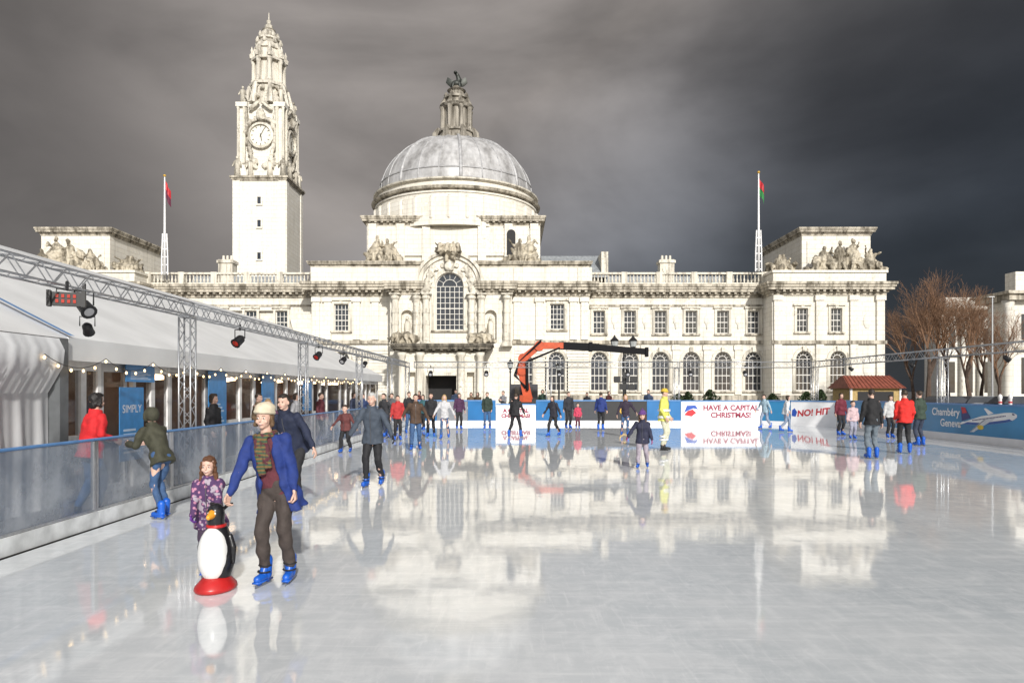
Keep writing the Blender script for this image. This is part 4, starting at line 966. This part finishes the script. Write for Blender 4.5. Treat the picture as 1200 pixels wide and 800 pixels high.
# ------------------------------------------------------------ cars
def car(px,D,rz,col,label):
    r=thing('parked_car',label,'car',(fx(px,D),D,-.08),rz,'cars parked behind the right boards'); m=mat('paint_'+label[:8],col,.25,.2,2,.05,coat=.6)
    b=MB()
    pr=[(-2.1,.35),(-2.15,.7),(-1.95,.92),(-1.1,1.0),(1.2,1.0),(1.95,.88),(2.15,.65),(2.1,.35)]
    b.rings([[(x,y,z) for x,z in [(p[0]*(1-.06*abs(y)),p[1]) for p in pr]] for y in (-.85,-.8,.8,.85)]); fin('body',b,m,r)
    b=MB().rings([[(-1.7,-.78,.98),(1.35,-.78,.98),(1.35,.78,.98),(-1.7,.78,.98)],[(-1.2,-.62,1.45),(.55,-.62,1.45),(.55,.62,1.45),(-1.2,.62,1.45)]]); fin('cabin_glass',b,GLASS,r)
    fin('roof',MB().box(-1.18,.53,-.6,.6,1.452,1.49),m,r)
    for x in (-1.3,1.35):
        for y in (-.8,.8):
            o=fin('wheel',MB().lathe([(.3,-.1),(.32,-.06),(.32,.06),(.3,.1)],(0,0,0),18).map(lambda p:V((x+p.x,y+p.z,.32+p.y))),mat('tyre',(.02,.02,.02),.8),r,True); fin('rim',MB().lathe([(.19,-.11),(.19,.11)],(0,0,0),12).map(lambda p:V((x+p.x,y+p.z,.32+p.y))),ALU,o)
    for y in (-.6,.6): fin('headlight',MB().box(2.0,2.1,y-.16,y+.16,.62,.76),mat('clear_lens',(.5,.5,.52),.1),r)
car(1112,50,.1,(.02,.022,.03),'black parked car behind the blue boards right of the truss post')
car(1150,50,.05,(.3,.31,.33),'silver parked car behind the aeroplane board')
car(1192,48,.1,(.03,.05,.1),'dark blue parked car at the right edge of the photo')
for i,px in enumerate((1060,1076,1172,1184)):
    r=thing('bollard',f'pale bollard beyond the right boards, {["first","second","third","fourth"][i]} from the left','bollard',(fx(px,40),40,-.08),0,'pale bollards beyond the right boards')
    fin('post',MB().lathe([(.12,0),(.1,.1),(.09,1.4),(.12,1.45),(.1,1.6),(.02,1.68)],(0,0,0),10),WHITE,r,True); fin('band',MB().lathe([(.1,1.15),(.1,1.25)],(0,0,0),10),RED,r)
# ------------------------------------------------------------ people
def ik(a,t,l1,l2,pole):
    d=t-a; L=min(max(d.length,.05),(l1+l2)*.998); d.normalize()
    c=(l1*l1+L*L-l2*l2)/(2*l1*L); c=max(-1,min(1,c)); h=l1*math.sqrt(1-c*c)
    p=pole-d*pole.dot(d); p.normalize()
    return a+d*(l1*c)+p*h, a+d*L
def cloth(c,rough=.8):
    k='cloth_%.3f_%.3f_%.3f'%tuple(c)
    return mat(k,c,rough,0,14,.22,30,.3)
SKIN=mat('skin',(.6,.39,.31),.5,0,5,.06,spec=.4)
EYW=mat('eye_white',(.7,.7,.68),.2); EYD=mat('eye_dark',(.02,.015,.012),.2); LIP=mat('lips',(.38,.13,.12),.4)
SKB=mat('blue_skate_boot',(.01,.1,.5),.35,0,5,.15); BLADE=mat('skate_blade',(.4,.42,.45),.25,.9)
POSES={
 'stand':dict(f=((-.11,0,0),(.11,0.03,0)),h=((-.3,-.06,.86),(.3,-.04,.86)),lean=4),
 'glide':dict(f=((-.12,-.22,0),(.14,.22,.02)),h=((-.4,-.2,.98),(.4,-.05,.95)),lean=10),
 'glide2':dict(f=((-.16,.2,.03),(.1,-.2,0)),h=((-.34,-.1,.92),(.44,-.18,1.02)),lean=12),
 'wide':dict(f=((-.22,-.05,0),(.24,.12,0)),h=((-.34,-.2,.92),(.3,-.12,.9)),lean=8),
 'pocket':dict(f=((-.13,0,0),(.13,.02,0)),h=((-.22,-.12,.98),(.22,-.12,.98)),lean=2),
 'phone':dict(f=((-.12,0,0),(.13,.04,0)),h=((-.08,-.32,1.3),(.1,-.3,1.28)),lean=4),
 'rail':dict(f=((-.12,0,0),(.13,.12,0)),h=((-.2,-.42,1.12),(.2,-.42,1.12)),lean=14),
 'arms':dict(f=((-.14,-.12,0),(.14,.14,0)),h=((-.5,-.12,1.02),(.5,-.1,1.0)),lean=6),
}
def hand(b,wr,d,nrm,s,curl,side):
    d=d.normalized(); w_=d.cross(nrm).normalized(); nrm=w_.cross(d).normalized()
    for k in range(4):
        u=(k-1.5)*.019*s; b.cap(wr+w_*u*.7,wr+d*.085*s+w_*u,.016*s,.0135*s,6,2)
    for k,l in enumerate((.062,.075,.07,.054)):
        u=(k-1.5)*.021*s; p=wr+d*.088*s+w_*u; q=p+(d*math.cos(curl)+nrm*math.sin(curl))*l*.55*s; e=q+(d*math.cos(curl*2.2)+nrm*math.sin(curl*2.2))*l*.5*s
        b.cap(p,q,.0098*s,.009*s,6,2); b.cap(q,e,.009*s,.0075*s,6,2)
    t0=wr+d*.03*s-w_*side*.03*s; t1=t0+(d*.7-w_*side*.6+nrm*.35).normalized()*.045*s; t2=t1+(d*.9+nrm*.5-w_*side*.1).normalized()*.035*s
    b.cap(t0,t1,.0135*s,.011*s,6,2); b.cap(t1,t2,.011*s,.009*s,6,2)
def person(label,px,fy,H=1.7,rz=0,pose='stand',top=(.03,.03,.04),legs=(.03,.03,.035),hair='short',hc=(.04,.025,.015),hat=None,near=0,hem=-.1,skin=None,boots='skate',glove=None,child=0,flip=False,yaw=0,pitch=0,over=None,X=None,D=None,side=0,hz=0,group=None,coat=None,topmat=None,slim=1,scarf=None,beret=0):
    D=D or 1424/(fy-458); X=fx(px,D) if X is None else X
    s=H/1.79; P=dict(POSES[pose]); 
    if over: P.update(over)
    f=[V(a) for a in P['f']]; h=[V(a) for a in P['h']]
    if flip: f=[V((-a.x,a.y,a.z)) for a in reversed(f)]; h=[V((-a.x,a.y,a.z)) for a in reversed(h)]
    root=thing('person',label,'person',(X,D,0),R(rz),group)
    vx={2:.011,1:.016,0:.026}[near]
    lf=max(max(abs(a.y) for a in f),max(abs(a.x) for a in f)-.1,0)
    hipz=.145+math.sqrt(max(.5,.845**2-lf*lf))-.012+hz
    tk=1.12 if child else 1.
    P0=V((0,sum(a.y for a in f)/2*.5,hipz)); le=R(P['lean']); sd=R(side)
    U=V((math.sin(sd),-math.sin(le),math.cos(le))).normalized(); Xa=V((1,0,0)); Xa=(Xa-U*Xa.dot(U)).normalized(); Fw=U.cross(Xa)*-1
    if Fw.y>0: Fw=-Fw
    HS=1.28 if child else 1.
    Sh=P0+U*.50; sw=.175*(.94 if slim<1 else 1)
    sho=[Sh-Xa*sw,Sh+Xa*sw]; hip=[P0-Xa*.085,P0+Xa*.085]
    knee=[];ank=[]
    for i in (0,1):
        t=V((f[i].x,f[i].y,.145+f[i].z)); k,a=ik(hip[i],t,.435,.425,V((0,-1,.0))); knee.append(k); ank.append(a)
    elb=[];wri=[]
    for i in (0,1):
        e,w_=ik(sho[i],h[i],.285,.25,V(((-1 if i==0 else 1)*.4,.8,-.5))); elb.append(e); wri.append(w_)
    Hd=Sh+U*.085+V((0,-.015,.125*HS+.01)); MH=Matrix.Rotation(R(yaw),3,'Z')@Matrix.Rotation(R(pitch),3,'X')
    def hp(x,y,z): return Hd+MH@(V((x,y,z))*HS)
    sk=skin or SKIN
    def S(b): b.v=[(p[0]*s,p[1]*s,p[2]*s) for p in b.v]; return b
    def ring(c,rx,ry,n=20,e=2.3):
        out=[]
        for j in range(n):
            a=2*PI*j/n; ca,sa=math.cos(a),math.sin(a)
            out.append(c+Xa*(rx*math.copysign(abs(ca)**(2/e),ca))+Fw*(ry*math.copysign(abs(sa)**(2/e),sa)))
        return out
    b=MB(); b.rings([ring(P0+U*t,rx*tk,ry*tk) for t,rx,ry in ((-.08,.13,.1),(.05,.14,.1),(.2,.125,.09),(.38,.15,.105),(.48,.14,.09),(.53,.07,.07))])
    for i in (0,1):
        b.cap(hip[i],knee[i],.085,.055); b.cap(knee[i],ank[i],.055,.038); b.cap(sho[i],elb[i],.048,.038); b.cap(elb[i],wri[i],.038,.026)
    b.cap(Sh,Hd+V((0,.02,-.05)),.055,.052)
    body=remesh(S(b),.03*max(s,.7),1)
    b=MB(); fem=hair in('long','bob') or child
    b.ell(hp(0,.012,.022),(.0755*HS,.094*HS,.092*HS),MH,18,12); b.ell(hp(0,-.018,-.042),(.06*HS,.066*HS,.07*HS),MH,16,10)
    b.ell(hp(0,-.05,-.09),(.026*HS,.024*HS,.022*HS),MH)
    if not fem: b.ell(hp(0,-.072,.022),(.05*HS,.019*HS,.012*HS),MH)
    for q in (-1,1): b.ell(hp(q*.038,-.056,-.038),(.026*HS,.023*HS,.024*HS),MH,10,7); b.ell(hp(q*.077,.008,-.012),(.011*HS,.02*HS,.032*HS),MH,10,7)
    b.cap(hp(0,-.082,.002),hp(0,-.096,-.03),.007*HS,(.0105 if fem else .0135)*HS,8); b.ell(hp(0,-.074,-.062),(.03*HS,.013*HS,.013*HS),MH,10,6)
    b.cap(hp(0,.025,-.06),Sh+U*.0,.052*tk,.06*tk)
    hd=remesh(S(b),{2:.0055,1:.009,0:.014}[near]*max(.75,s),3 if near else 1)
    body.add(hd.v,hd.f)
    hb=MB()
    for i in (0,1):
        dd=(wri[i]-elb[i]).normalized(); nr=V(((1 if i==0 else -1),-.25,-.1))
        hand(hb,wri[i]+dd*.012,dd+V((0,0,-.15)),nr,1.0*(1.05 if glove else 1),P.get('curl',.45),(1 if i==0 else -1)*-1)
    S(hb)
    if not glove: body.add(hb.v,hb.f)
    fin('body',body,sk,root,True,recalc=False)
    if glove: fin('gloves',hb,cloth(glove),root,True)
    for q in (-1,1):
        if near==2:
            o=fin('eye',S(MB().ell(hp(q*.031,-.074,-.004),(.0125*HS,.0095*HS,.0075*HS),MH,12,8)),EYW,root,True)
            fin('iris',S(MB().ell(hp(q*.031,-.0822,-.004),(.0062*HS,.0035*HS,.0062*HS),MH,10,6)),EYD,o,True)
            fin('eyebrow',S(MB().cap(hp(q*.017,-.084,.019),hp(q*.046,-.076,.021),.0026*HS,.0018*HS,6)),cloth(hc),root,True)
        else: fin('eye',S(MB().ell(hp(q*.031,-.078,-.003),(.012*HS,.008*HS,.007*HS),MH,8,6)),EYD,root,True)
    fin('mouth',S(MB().rings([[hp((x_),-.086+.25*abs(x_)**1.2+dy,-.066+5.*x_*x_+dz) for x_,dz in ((-.025,0),(-.012,.005),(0,.0045),(.012,.005),(.025,0),(.012,-.006),(0,-.0075),(-.012,-.006))] for dy in (.012,-.002)])),LIP,root,True)
    if near==2: fin('teeth',S(MB().rings([[hp((x_),-.086+.25*abs(x_)**1.2+dy,-.0655+5.*x_*x_+dz) for x_,dz in ((-.018,.001),(-.009,.0025),(0,.0025),(.009,.0025),(.018,.001),(.009,-.002),(0,-.0025),(-.009,-.002))] for dy in (.01,-.0035)])),EYW,root,True)
    b=MB(); b.rings([ring(P0+U*t,rx*tk,ry*tk) for t,rx,ry in ((-.1,.15,.12),(0,.165,.13),(.1,.155,.12))])
    for i in (0,1):
        b.cap(hip[i]+V((0,0,-.02)),knee[i],.1*slim*tk,.07*slim*tk,12); b.cap(knee[i],ank[i]+V((0,0,.06)),.07*slim*tk,.06*slim*tk,12)
    lg=remesh(S(b),vx*max(s,.7),3,.016,11); fin('trousers',lg,cloth(legs),root,True,recalc=False)
    tm=topmat or cloth(top); b=MB()
    if coat:
        q=MB(); q.rings([ring(P0+U*t,rx,ry) for t,rx,ry in ((-.06,.165,.125),(.05,.16,.125),(.2,.145,.115),(.36,.165,.13),(.47,.15,.11),(.53,.08,.08))]); fin('sweater',remesh(S(q),vx*s,3,.006,12),cloth(coat),root,True,recalc=False)
        rs=[]
        for t,rx,ry,g in ((hem,.245,.19,42),(hem*.5,.225,.175,38),(.02,.205,.16,34),(.2,.185,.15,32),(.36,.195,.152,32),(.46,.185,.13,34),(.52,.13,.1,40),(.57,.085,.085,45)):
            o_=[];n=40
            for j in range(n+1):
                a=R(g)+(2*PI-2*R(g))*j/n; k_=1+.06*max(0,.3-t)*math.sin(j*.8+t*3)*2; o_.append(P0+U*t+Xa*(rx*k_*math.sin(a))+Fw*(ry*k_*math.cos(a)))
            i_=[P0+U*t+(p-(P0+U*t))*.86 for p in reversed(o_)]
            rs.append(o_+i_)
        b.rings(rs)
    else:
        ls=[(.0,.185,.145),(.1,.178,.14),(.2,.17,.135),(.36,.188,.142),(.46,.18,.125),(.515,.12,.1),(.565,.078,.08)]
        if hem<-.02: ls=[(hem,.2+abs(hem)*.12,.16+abs(hem)*.1)]+ls
        b.rings([ring(P0+U*t,rx*tk*(.93 if slim<1 else 1),ry*tk) for t,rx,ry in ls])
        b.rings([ring(P0+U*t,r_,r_*1.02) for t,r_ in ((.53,.09),(.57,.087),(.61,.083))])
    for i in (0,1): b.cap(sho[i]-U*.02,elb[i],.069*tk,.056*tk,12); b.cap(elb[i],wri[i],.056*tk,.043*tk,12)
    jk=remesh(S(b),vx*max(s,.7)*(.9 if coat else 1),2 if coat else 3,.026,9); fin('jacket',jk,tm,root,True,recalc=False)
    if near and not coat:
        fin('zip',S(MB().tube([P0+U*t+Fw*r_ for t,r_ in ((hem+.02,.16*tk+abs(hem)*.08),(.1,.149*tk),(.2,.145*tk),(.36,.152*tk),(.46,.135*tk),(.52,.11*tk))],.006,5)),mat('zip_grey',(.12,.12,.13),.4,.5),root)
    if scarf:
        q=MB()
        n=16
        q.tube([Sh+U*.045+Xa*(.088*math.cos(2*PI*k/n))+Fw*(.092*math.sin(2*PI*k/n)+.005) for k in range(n+1)],.034,8)
        for o_,l in ((-.035,.33),(.03,.27)): 
            for w_ in (-.016,.016): q.tube([Sh+Xa*(o_+w_)+Fw*.115+U*.03,Sh+Xa*(o_*1.2+w_)+Fw*.15-U*l*.5,Sh+Xa*(o_*1.3+w_)+Fw*.155-U*l],[.026,.027,.024],8)
        fin('scarf',remesh(S(q),.010,1,.012,25),scarf,root,True,recalc=False)
    hm=cloth(hc,.6); q=MB()
    if hair in('short','long','bob'):
        if beret:
            q.ell(hp(0,.035,.0),(.08*HS,.075*HS,.07*HS),MH,16,10)
        else:
            q.ell(hp(0,.03,.036),(.083*HS,.086*HS,.092*HS),MH,16,10); q.ell(hp(0,-.01,.078),(.066*HS,.072*HS,.045*HS),MH)
        for e in (-1,1): q.cap(hp(e*.074,.01,.04),hp(e*.074,.03,-.015),.016*HS,.014*HS,6)
        if hair!='short':
            l=-.2 if hair=='long' else -.09
            q.ell(hp(0,.055,l*.45),(.078*HS,.05*HS,(-l*.62+.03)*HS),MH)
            for e in (-1,1): q.tube([hp(e*.066,-.02,.03 if beret else .05),hp(e*.083,-.005,-.03),hp(e*.082,.01,l*.6),hp(e*.088,-.01,l)],[.014 if beret else .02*HS,.022*HS,.026*HS,.018*HS],8)
        fin('hair',remesh(S(q),{2:.007,1:.012,0:.018}[near]*max(.75,s),1,.012,38),hm,root,True,recalc=False)
    if hair=='hood':
        q.ell(hp(0,.035,.02),(.105*HS,.105*HS,.125*HS),MH,16,10); q.tube([hp(.1*math.cos(a),-.04+.02*math.sin(a),.01+.12*math.sin(a)) for a in [2*PI*k/16 for k in range(17)]],.018,6)
        fin('hood',remesh(S(q),.014,1,.006,20),tm,root,True,recalc=False)
    if hat:
        q=MB(); n=20
        if beret:
            q.ell(hp(0,.02,.085),(.1*HS,.112*HS,.07*HS),MH,20,10); q.tube([hp(.084*math.cos(2*PI*k/n),.01+.098*math.sin(2*PI*k/n),.048+.014*-math.sin(2*PI*k/n)) for k in range(n+1)],.021*HS,8)
            fin('knitted_hat',remesh(S(q),.008,2,.004,22),cloth(hat,.95),root,True,recalc=False)
        else:
            q.tube([hp(.086*math.cos(2*PI*k/n),.012+.102*math.sin(2*PI*k/n),.045+.012*math.sin(2*PI*k/n)) for k in range(n+1)],.02*HS,8)
            q.rings([[hp(.088*c_*math.cos(2*PI*k/n),.012+.104*c_*math.sin(2*PI*k/n),.045+.095*math.sin(t)) for k in range(n)] for t,c_ in [(t,math.cos(t)**.7) for t in (0,.3,.6,.9,1.2,1.45)]])
            fin('knitted_hat',S(q),cloth(hat,.95),root,True)
        if child: fin('pompom',S(MB().ell(hp(0,.012,.16),(.03,.03,.03))),cloth(hat),root,True)
    for i in (0,1):
        a=ank[i]; q=MB(); lift=a.z-.145; c=V((a.x,a.y,lift))
        ya=R((-8,8)[i]); Mz=Matrix.Rotation(ya,3,'Z')
        if boots=='skate':
            q.cap(V((0,.04,.1)),V((0,-.13,.085)),.045,.038,10); q.cap(V((0,.02,.1)),V((0,.025,.25)),.054,.062,10); q.cap(V((0,-.03,.12)),V((0,.0,.18)),.042,.045,8); q.box(-.035,.035,-.165,.085,.045,.062)
            q.box(-.012,.012,.03,.07,.02,.05); q.box(-.012,.012,-.12,-.07,.02,.05)
        else: q.cap(V((0,.03,.05)),V((0,-.15,.04)),.045,.038,10); q.cap(V((0,.01,.06)),V((0,.02,.14)),.045,.05,8); q.box(-.035,.035,-.17,.075,.0,.02)
        q.map(lambda p: c+Mz@p)
        o=fin('ice_skate' if boots=='skate' else 'shoe',S(q),SKB if boots=='skate' else BLACK,root,True)
        if boots=='skate':
            q=MB().box(-.0025,.0025,-.17,.105,0.001,.035); q.map(lambda p: c+Mz@p); fin('blade',S(q),BLADE,o)
            if near:
                q=MB()
                for z in (.14,.2): q.tube([c+Mz@V((.062*math.cos(t_),.01+.065*math.sin(t_)-(.02 if z<.18 else 0),z)) for t_ in [PI+PI*k/8 for k in range(9)]],.009,5)
                fin('buckle_strap',S(q),BLACK,o)
    return root
def floral():
    m=bpy.data.materials.new('floral_cloth'); m.use_nodes=True; nt=m.node_tree; p=nt.nodes['Principled BSDF']
    tc=nd(nt,'ShaderNodeTexCoord').outputs['Object']; vo=nd(nt,'ShaderNodeTexVoronoi',{'Vector':tc,'Scale':24.}); n=nd(nt,'ShaderNodeTexNoise',{'Vector':tc,'Scale':14.})
    c=mix(nt,mr(nt,vo.outputs[0],.25,.4),(.45,.2,.3),(.07,.03,.1)); c=mix(nt,mr(nt,n.outputs[0],.55,.6),c,(.35,.3,.36)); nt.links.new(c,p.inputs['Base Color']); p.inputs['Roughness'].default_value=.85; return m
def plaid():
    m=bpy.data.materials.new('plaid_scarf'); m.use_nodes=True; nt=m.node_tree; p=nt.nodes['Principled BSDF']
    tc=nd(nt,'ShaderNodeTexCoord').outputs['Object']; w1=nd(nt,'ShaderNodeTexWave',{'Vector':tc,'Scale':9.,'Distortion':2.},bands_direction='Z'); n=nd(nt,'ShaderNodeTexNoise',{'Vector':tc,'Scale':22.})
    c=mix(nt,w1.outputs[1],(.02,.07,.045),(.17,.1,.035)); c=mix(nt,mr(nt,n.outputs[0],.5,.6),c,(.08,.02,.03)); nt.links.new(c,p.inputs['Base Color']); p.inputs['Roughness'].default_value=.95; return m
NAVYC=(.012,.03,.16); JEANS=(.04,.09,.2); BLK=(.014,.014,.017)
person('woman in open blue coat, plaid scarf and cream knitted hat, holding the penguin skating aid',325,683,1.64,-6,'stand',top=(.01,.03,.17),legs=(.05,.038,.034),hair='bob',hc=(.12,.07,.035),hat=(.6,.53,.4),beret=1,near=2,hem=-.24,coat=(.1,.02,.03),scarf=plaid(),side=-8,yaw=0,pitch=2,over=dict(f=((-.1,-.06,0),(.11,.05,0)),h=((-.38,-.3,.86),(.24,-.08,.84)),lean=10,curl=.9))
person('small girl with long brown hair in a patterned coat behind the penguin skating aid',247,664,1.1,4,'stand',topmat=floral(),legs=(.05,.03,.06),hair='long',hc=(.11,.045,.02),near=2,hem=-.22,child=1,D=6.6,glove=(.12,.03,.25),over=dict(f=((-.06,0,0),(.1,.0,0)),h=((-.14,-.38,1.0),(.18,-.38,1.0)),lean=8,curl=.8))
person('man in dark navy jacket with arm out gliding behind the woman in blue',348,594,1.8,-12,'glide',top=(.012,.018,.045),legs=BLK,hair='short',hc=(.02,.014,.01),near=1,D=10.4,side=-5,over=dict(h=((-.35,-.3,1.0),(.42,-.25,.92)),f=((-.12,.12,0),(.14,-.22,0)),lean=26))
gm=person('grey haired man in slate blue jacket and black trousers gliding with arms held out',437,570,1.74,-6,'glide',top=(.05,.065,.09),legs=BLK,hair='short',hc=(.45,.45,.44),near=2,hem=-.12,over=dict(f=((-.1,-.1,0),(.12,.16,.01)),h=((-.38,-.22,.98),(.44,-.18,.98)),lean=8),glove=BLK)
person('black haired person in red jacket standing beyond the clear barrier',112,599,1.74,150,'rail',top=(.55,.015,.02),legs=JEANS,hair='bob',hc=(.01,.008,.008),near=1,X=-5.9,D=9.6,boots='shoe',over=dict(h=((-.22,-.2,1.12),(.3,-.3,1.14)),lean=8))
person('skater in olive hooded jacket and jeans leaning on the clear barrier',182,606,1.57,-115,'rail',top=(.045,.045,.028),legs=JEANS,hair='hood',near=1,X=-4.95,D=9.6,slim=.85,over=dict(lean=24,f=((-.1,.0,0),(.12,.16,0)),h=((-.2,-.5,1.18),(.2,-.48,1.18))))
person('child in maroon coat skating with arms spread beside the left barrier',405,530,1.32,-10,'arms',top=(.11,.03,.03),legs=BLK,hair='short',child=1,near=1)
person('person in purple jacket with light hair near the barrier behind the woman in blue',314,545,1.6,20,'glide',top=(.08,.03,.07),legs=BLK,hair='bob',hc=(.3,.2,.1),near=1)
person('skater in brown jacket and jeans with arms out left of the entrance',487,527,1.68,10,'arms',top=(.07,.04,.025),legs=JEANS,near=1,over=dict(h=((-.42,-.15,1.08),(.4,-.1,1.0))))
person('woman with long fair hair in white top and jeans skating with arms out',521,514,1.66,0,'glide',top=(.5,.5,.52),legs=JEANS,hair='long',hc=(.4,.27,.12),slim=.85)
person('skater in black coat just left of the fair haired woman',505,512,1.68,0,'pocket',top=BLK,legs=BLK)
person('skater in red jacket left of the brown jacket skater',466,516,1.6,15,'stand',top=(.4,.03,.03),legs=BLK)
person('skater in charcoal coat behind the grey haired man',452,512,1.7,-30,'glide2',top=(.03,.03,.035),legs=(.03,.04,.07))
person('skater in dark blue jacket at the left barrier near the far end',425,509,1.65,30,'stand',top=(.02,.04,.12),legs=BLK)
person('skater in grey coat between the charcoal coat and red jacket skaters',460,506,1.7,-10,'glide',top=(.09,.09,.1),legs=BLK)
person('skater in black anorak behind the brown jacket skater',479,508,1.72,25,'stand',top=BLK,legs=JEANS)
person('skater in teal jacket close behind the black coat skater',497,504,1.62,-20,'glide2',top=(.03,.1,.12),legs=BLK,hair='long')
person('skater in dark purple coat right of the fair haired woman in white',538,503,1.66,15,'stand',top=(.06,.02,.06),legs=BLK,hair='bob')
person('skater in dark green jacket near the left end of the back barrier',571,503,1.7,0,'pocket',top=(.02,.035,.025),legs=JEANS)
person('skater in black with legs wide apart in the middle of the ice',604,512,1.68,160,'wide',top=BLK,legs=BLK)
person('skater in black jacket gliding right of the wide stanced skater',649,511,1.6,-40,'glide',top=(.02,.02,.03),legs=BLK,hair='long')
person('small child in pink jacket near the back barrier',677,502,1.15,0,'stand',top=(.5,.05,.1),legs=(.1,.02,.04),child=1)
person('adult in dark coat beside the child in pink',666,502,1.72,20,'stand',top=(.02,.022,.03),legs=BLK)
person('skater in navy jacket right of the child in pink',704,504,1.7,160,'stand',top=NAVYC,legs=BLK)
person('skater with fair hair in dark top and blue jeans left of the hi-vis worker',733,511,1.66,-10,'glide2',top=(.03,.02,.04),legs=JEANS,hair='long',hc=(.35,.22,.1),slim=.88)
person('girl in navy padded jacket and purple hat skating in front of the worker',753,548,1.27,-15,'arms',top=(.02,.022,.05),legs=(.32,.28,.33),hair='long',hc=(.08,.04,.02),hat=(.12,.05,.2),child=1,near=1,hem=-.15,glove=(.3,.04,.15),over=dict(h=((-.5,-.25,.95),(.32,-.1,.85))))
wk=person('rink worker in yellow high visibility jacket with yellow hat standing on the ice',778,527,1.82,60,'pocket',top=(.64,.63,.13),legs=(.55,.55,.42),hat=(.6,.42,.05),near=1,hem=-.12,boots='shoe')
BANDM=mat('reflective_band',(.75,.77,.8),.3,.2)
for z,rx in ((1.0,.235),(1.2,.225)): fin('reflective_band',MB().rings([[(rx*math.cos(2*PI*k/20),-.0+.185*math.sin(2*PI*k/20)-(z-1.)*.02,z+dz) for k in range(20)] for dz in (-.035,.035)],True,False),BANDM,wk,True)
for x in (-.125,.125):
    for z in (.32,.42): fin('reflective_band',MB().rings([[(x+.1*math.cos(2*PI*k/16),-.0+.1*math.sin(2*PI*k/16),z+dz) for k in range(16)] for dz in (-.028,.028)],True,False),BANDM,wk,True)
person('skater in pale blue jacket passing the large white banner',897,502,1.62,-60,'glide',top=(.3,.42,.5),legs=(.25,.3,.4))
person('skater in white jacket between the two white printed boards',920,506,1.6,70,'glide2',top=(.6,.62,.65),legs=(.2,.25,.35),hair='long')
person('skater in maroon coat left of the hut, far right corner',985,510,1.68,10,'stand',top=(.13,.015,.03),legs=BLK,hair='long')
person('child in pale pink jacket between the maroon coat and the black jacket',999,514,1.35,0,'stand',top=(.55,.4,.42),legs=(.3,.3,.38),child=1)
person('man in black jacket and faded jeans standing with his back to the camera',1022,537,1.8,178,'stand',top=(.01,.01,.012),legs=(.13,.16,.19),hair='short',hc=(.03,.02,.015),near=1)
person('man in bright red jacket and black trousers standing right of the black jacket',1060,531,1.78,165,'pocket',top=(.6,.02,.015),legs=BLK,near=1,hair='short')
person('person in dark green jacket standing just right of the red jacket',1078,522,1.76,200,'pocket',top=(.03,.05,.035),legs=(.03,.04,.07),near=1)
person('woman in white jacket beyond the red jacket by the side boards',1043,513,1.6,0,'stand',top=(.5,.5,.5),legs=BLK,hair='long')
random.seed(12)
cols=[(.02,.02,.025),(.08,.02,.02),(.03,.05,.1),(.12,.08,.05),(.2,.2,.22),(.03,.06,.04)]
sp_=[(437,'left of the lattice post'),(492,'behind the short blue board'),(534,'behind the grey board'),(560,'behind the blue board left of the Christmas banner'),(590,'behind the left part of the shorter Christmas banner'),(636,'right of the shorter Christmas banner'),(688,'behind the dark grey board'),(713,'behind the black board'),(760,'beside the large blue board'),(552,'in front of the portico steps')]
cn=['black','dark red','navy','brown','grey','dark green']
for i,(px,t) in enumerate(sp_):
    person(f'spectator in {cn[i%6]} coat standing {t}',px,0,1.68+.08*(i%3),random.uniform(-40,40),('pocket','phone','stand')[i%3],top=cols[i%6],legs=BLK,D=38.5+(i%4)*.7,boots='shoe',hair=('short','bob')[i%2])
for i,(y,c_,t) in enumerate(((14.6,BLK,'nearest the blue posters'),(17.2,(.15,.1,.06),'between the first and second lattice posts'),(20.2,(.3,.3,.32),'beyond the second lattice post'),(22.8,(.1,.02,.03),'before the third lattice post'),(27.5,(.03,.04,.08),'beyond the third lattice post'))):
    person(f'spectator in {["black","brown","grey","maroon","navy"][i]} coat on the marquee walkway, {t}',0,0,1.7,80,'pocket',top=c_,legs=BLK,X=-6.4,D=y,boots='shoe',hair=('bob','short')[i%2])
# ------------------------------------------------------------ penguin skating aid
r=thing('penguin_skating_aid','black and white penguin shaped skating aid on a red base','skating aid',(fx(253,6.14),6.14,0),R(-6)); r.scale=(.88,.92,1.04)
PK=mat('penguin_black',(.012,.012,.014),.25,0,4,.1); PW=mat('penguin_white',(.72,.72,.71),.3,0,4,.12); PO=mat('penguin_orange',(.8,.33,.03),.35); PR=mat('penguin_red_base',(.42,.015,.015),.35,0,6,.25)
b=MB().lathe([(.06,.08),(.13,.1),(.165,.2),(.172,.3),(.15,.42),(.11,.52),(.08,.56)],(0,.02,0),28); b.lathe([(.075,.54),(.08,.58),(.088,.63),(.082,.69),(.055,.73),(.02,.745)],(0,.0,0),24)
fin('back_and_head',remesh(b,.012,4),PK,r,True,recalc=False)
fin('belly',remesh(MB().ell((0,-.042,.31),(.152,.145,.24),n=24,m=16),.012,1),PW,r,True,recalc=False)
for q in (-1,1):
    fin('eye',MB().ell((q*.035,-.075,.665),(.01,.01,.012)),EYW,r,True)
    fin('flipper',remesh(MB().tube([(q*.13,.03,.47),(q*.175,.02,.36),(q*.18,.01,.22)],[.03,.035,.018],10),.01,2),PK,r,True,recalc=False)
    b=MB().tube([(q*.04,.06,.68),(q*.08,.1,.72),(q*.12,.11,.72)],.016,8); fin('handle',b,PK,r,True)
fin('beak',MB().cap((0,-.07,.655),(0,-.135,.64),.042,.022,12),PO,r,True)
fin('scarf',MB().lathe([(.09,.535),(.1,.545),(.095,.56),(.08,.565)],(0,.01,0),24),PR,r,True)
b=MB(); b.rings([[(.185*k_*math.cos(2*PI*k/28),.0+.22*k_*math.sin(2*PI*k/28),z) for k in range(28)] for z,k_ in ((.003,1.),(.02,1.06),(.045,1.02),(.1,.72),(.12,.6))]); fin('base',b,PR,r,True)
bpy.data.scenes.remove(TMP)
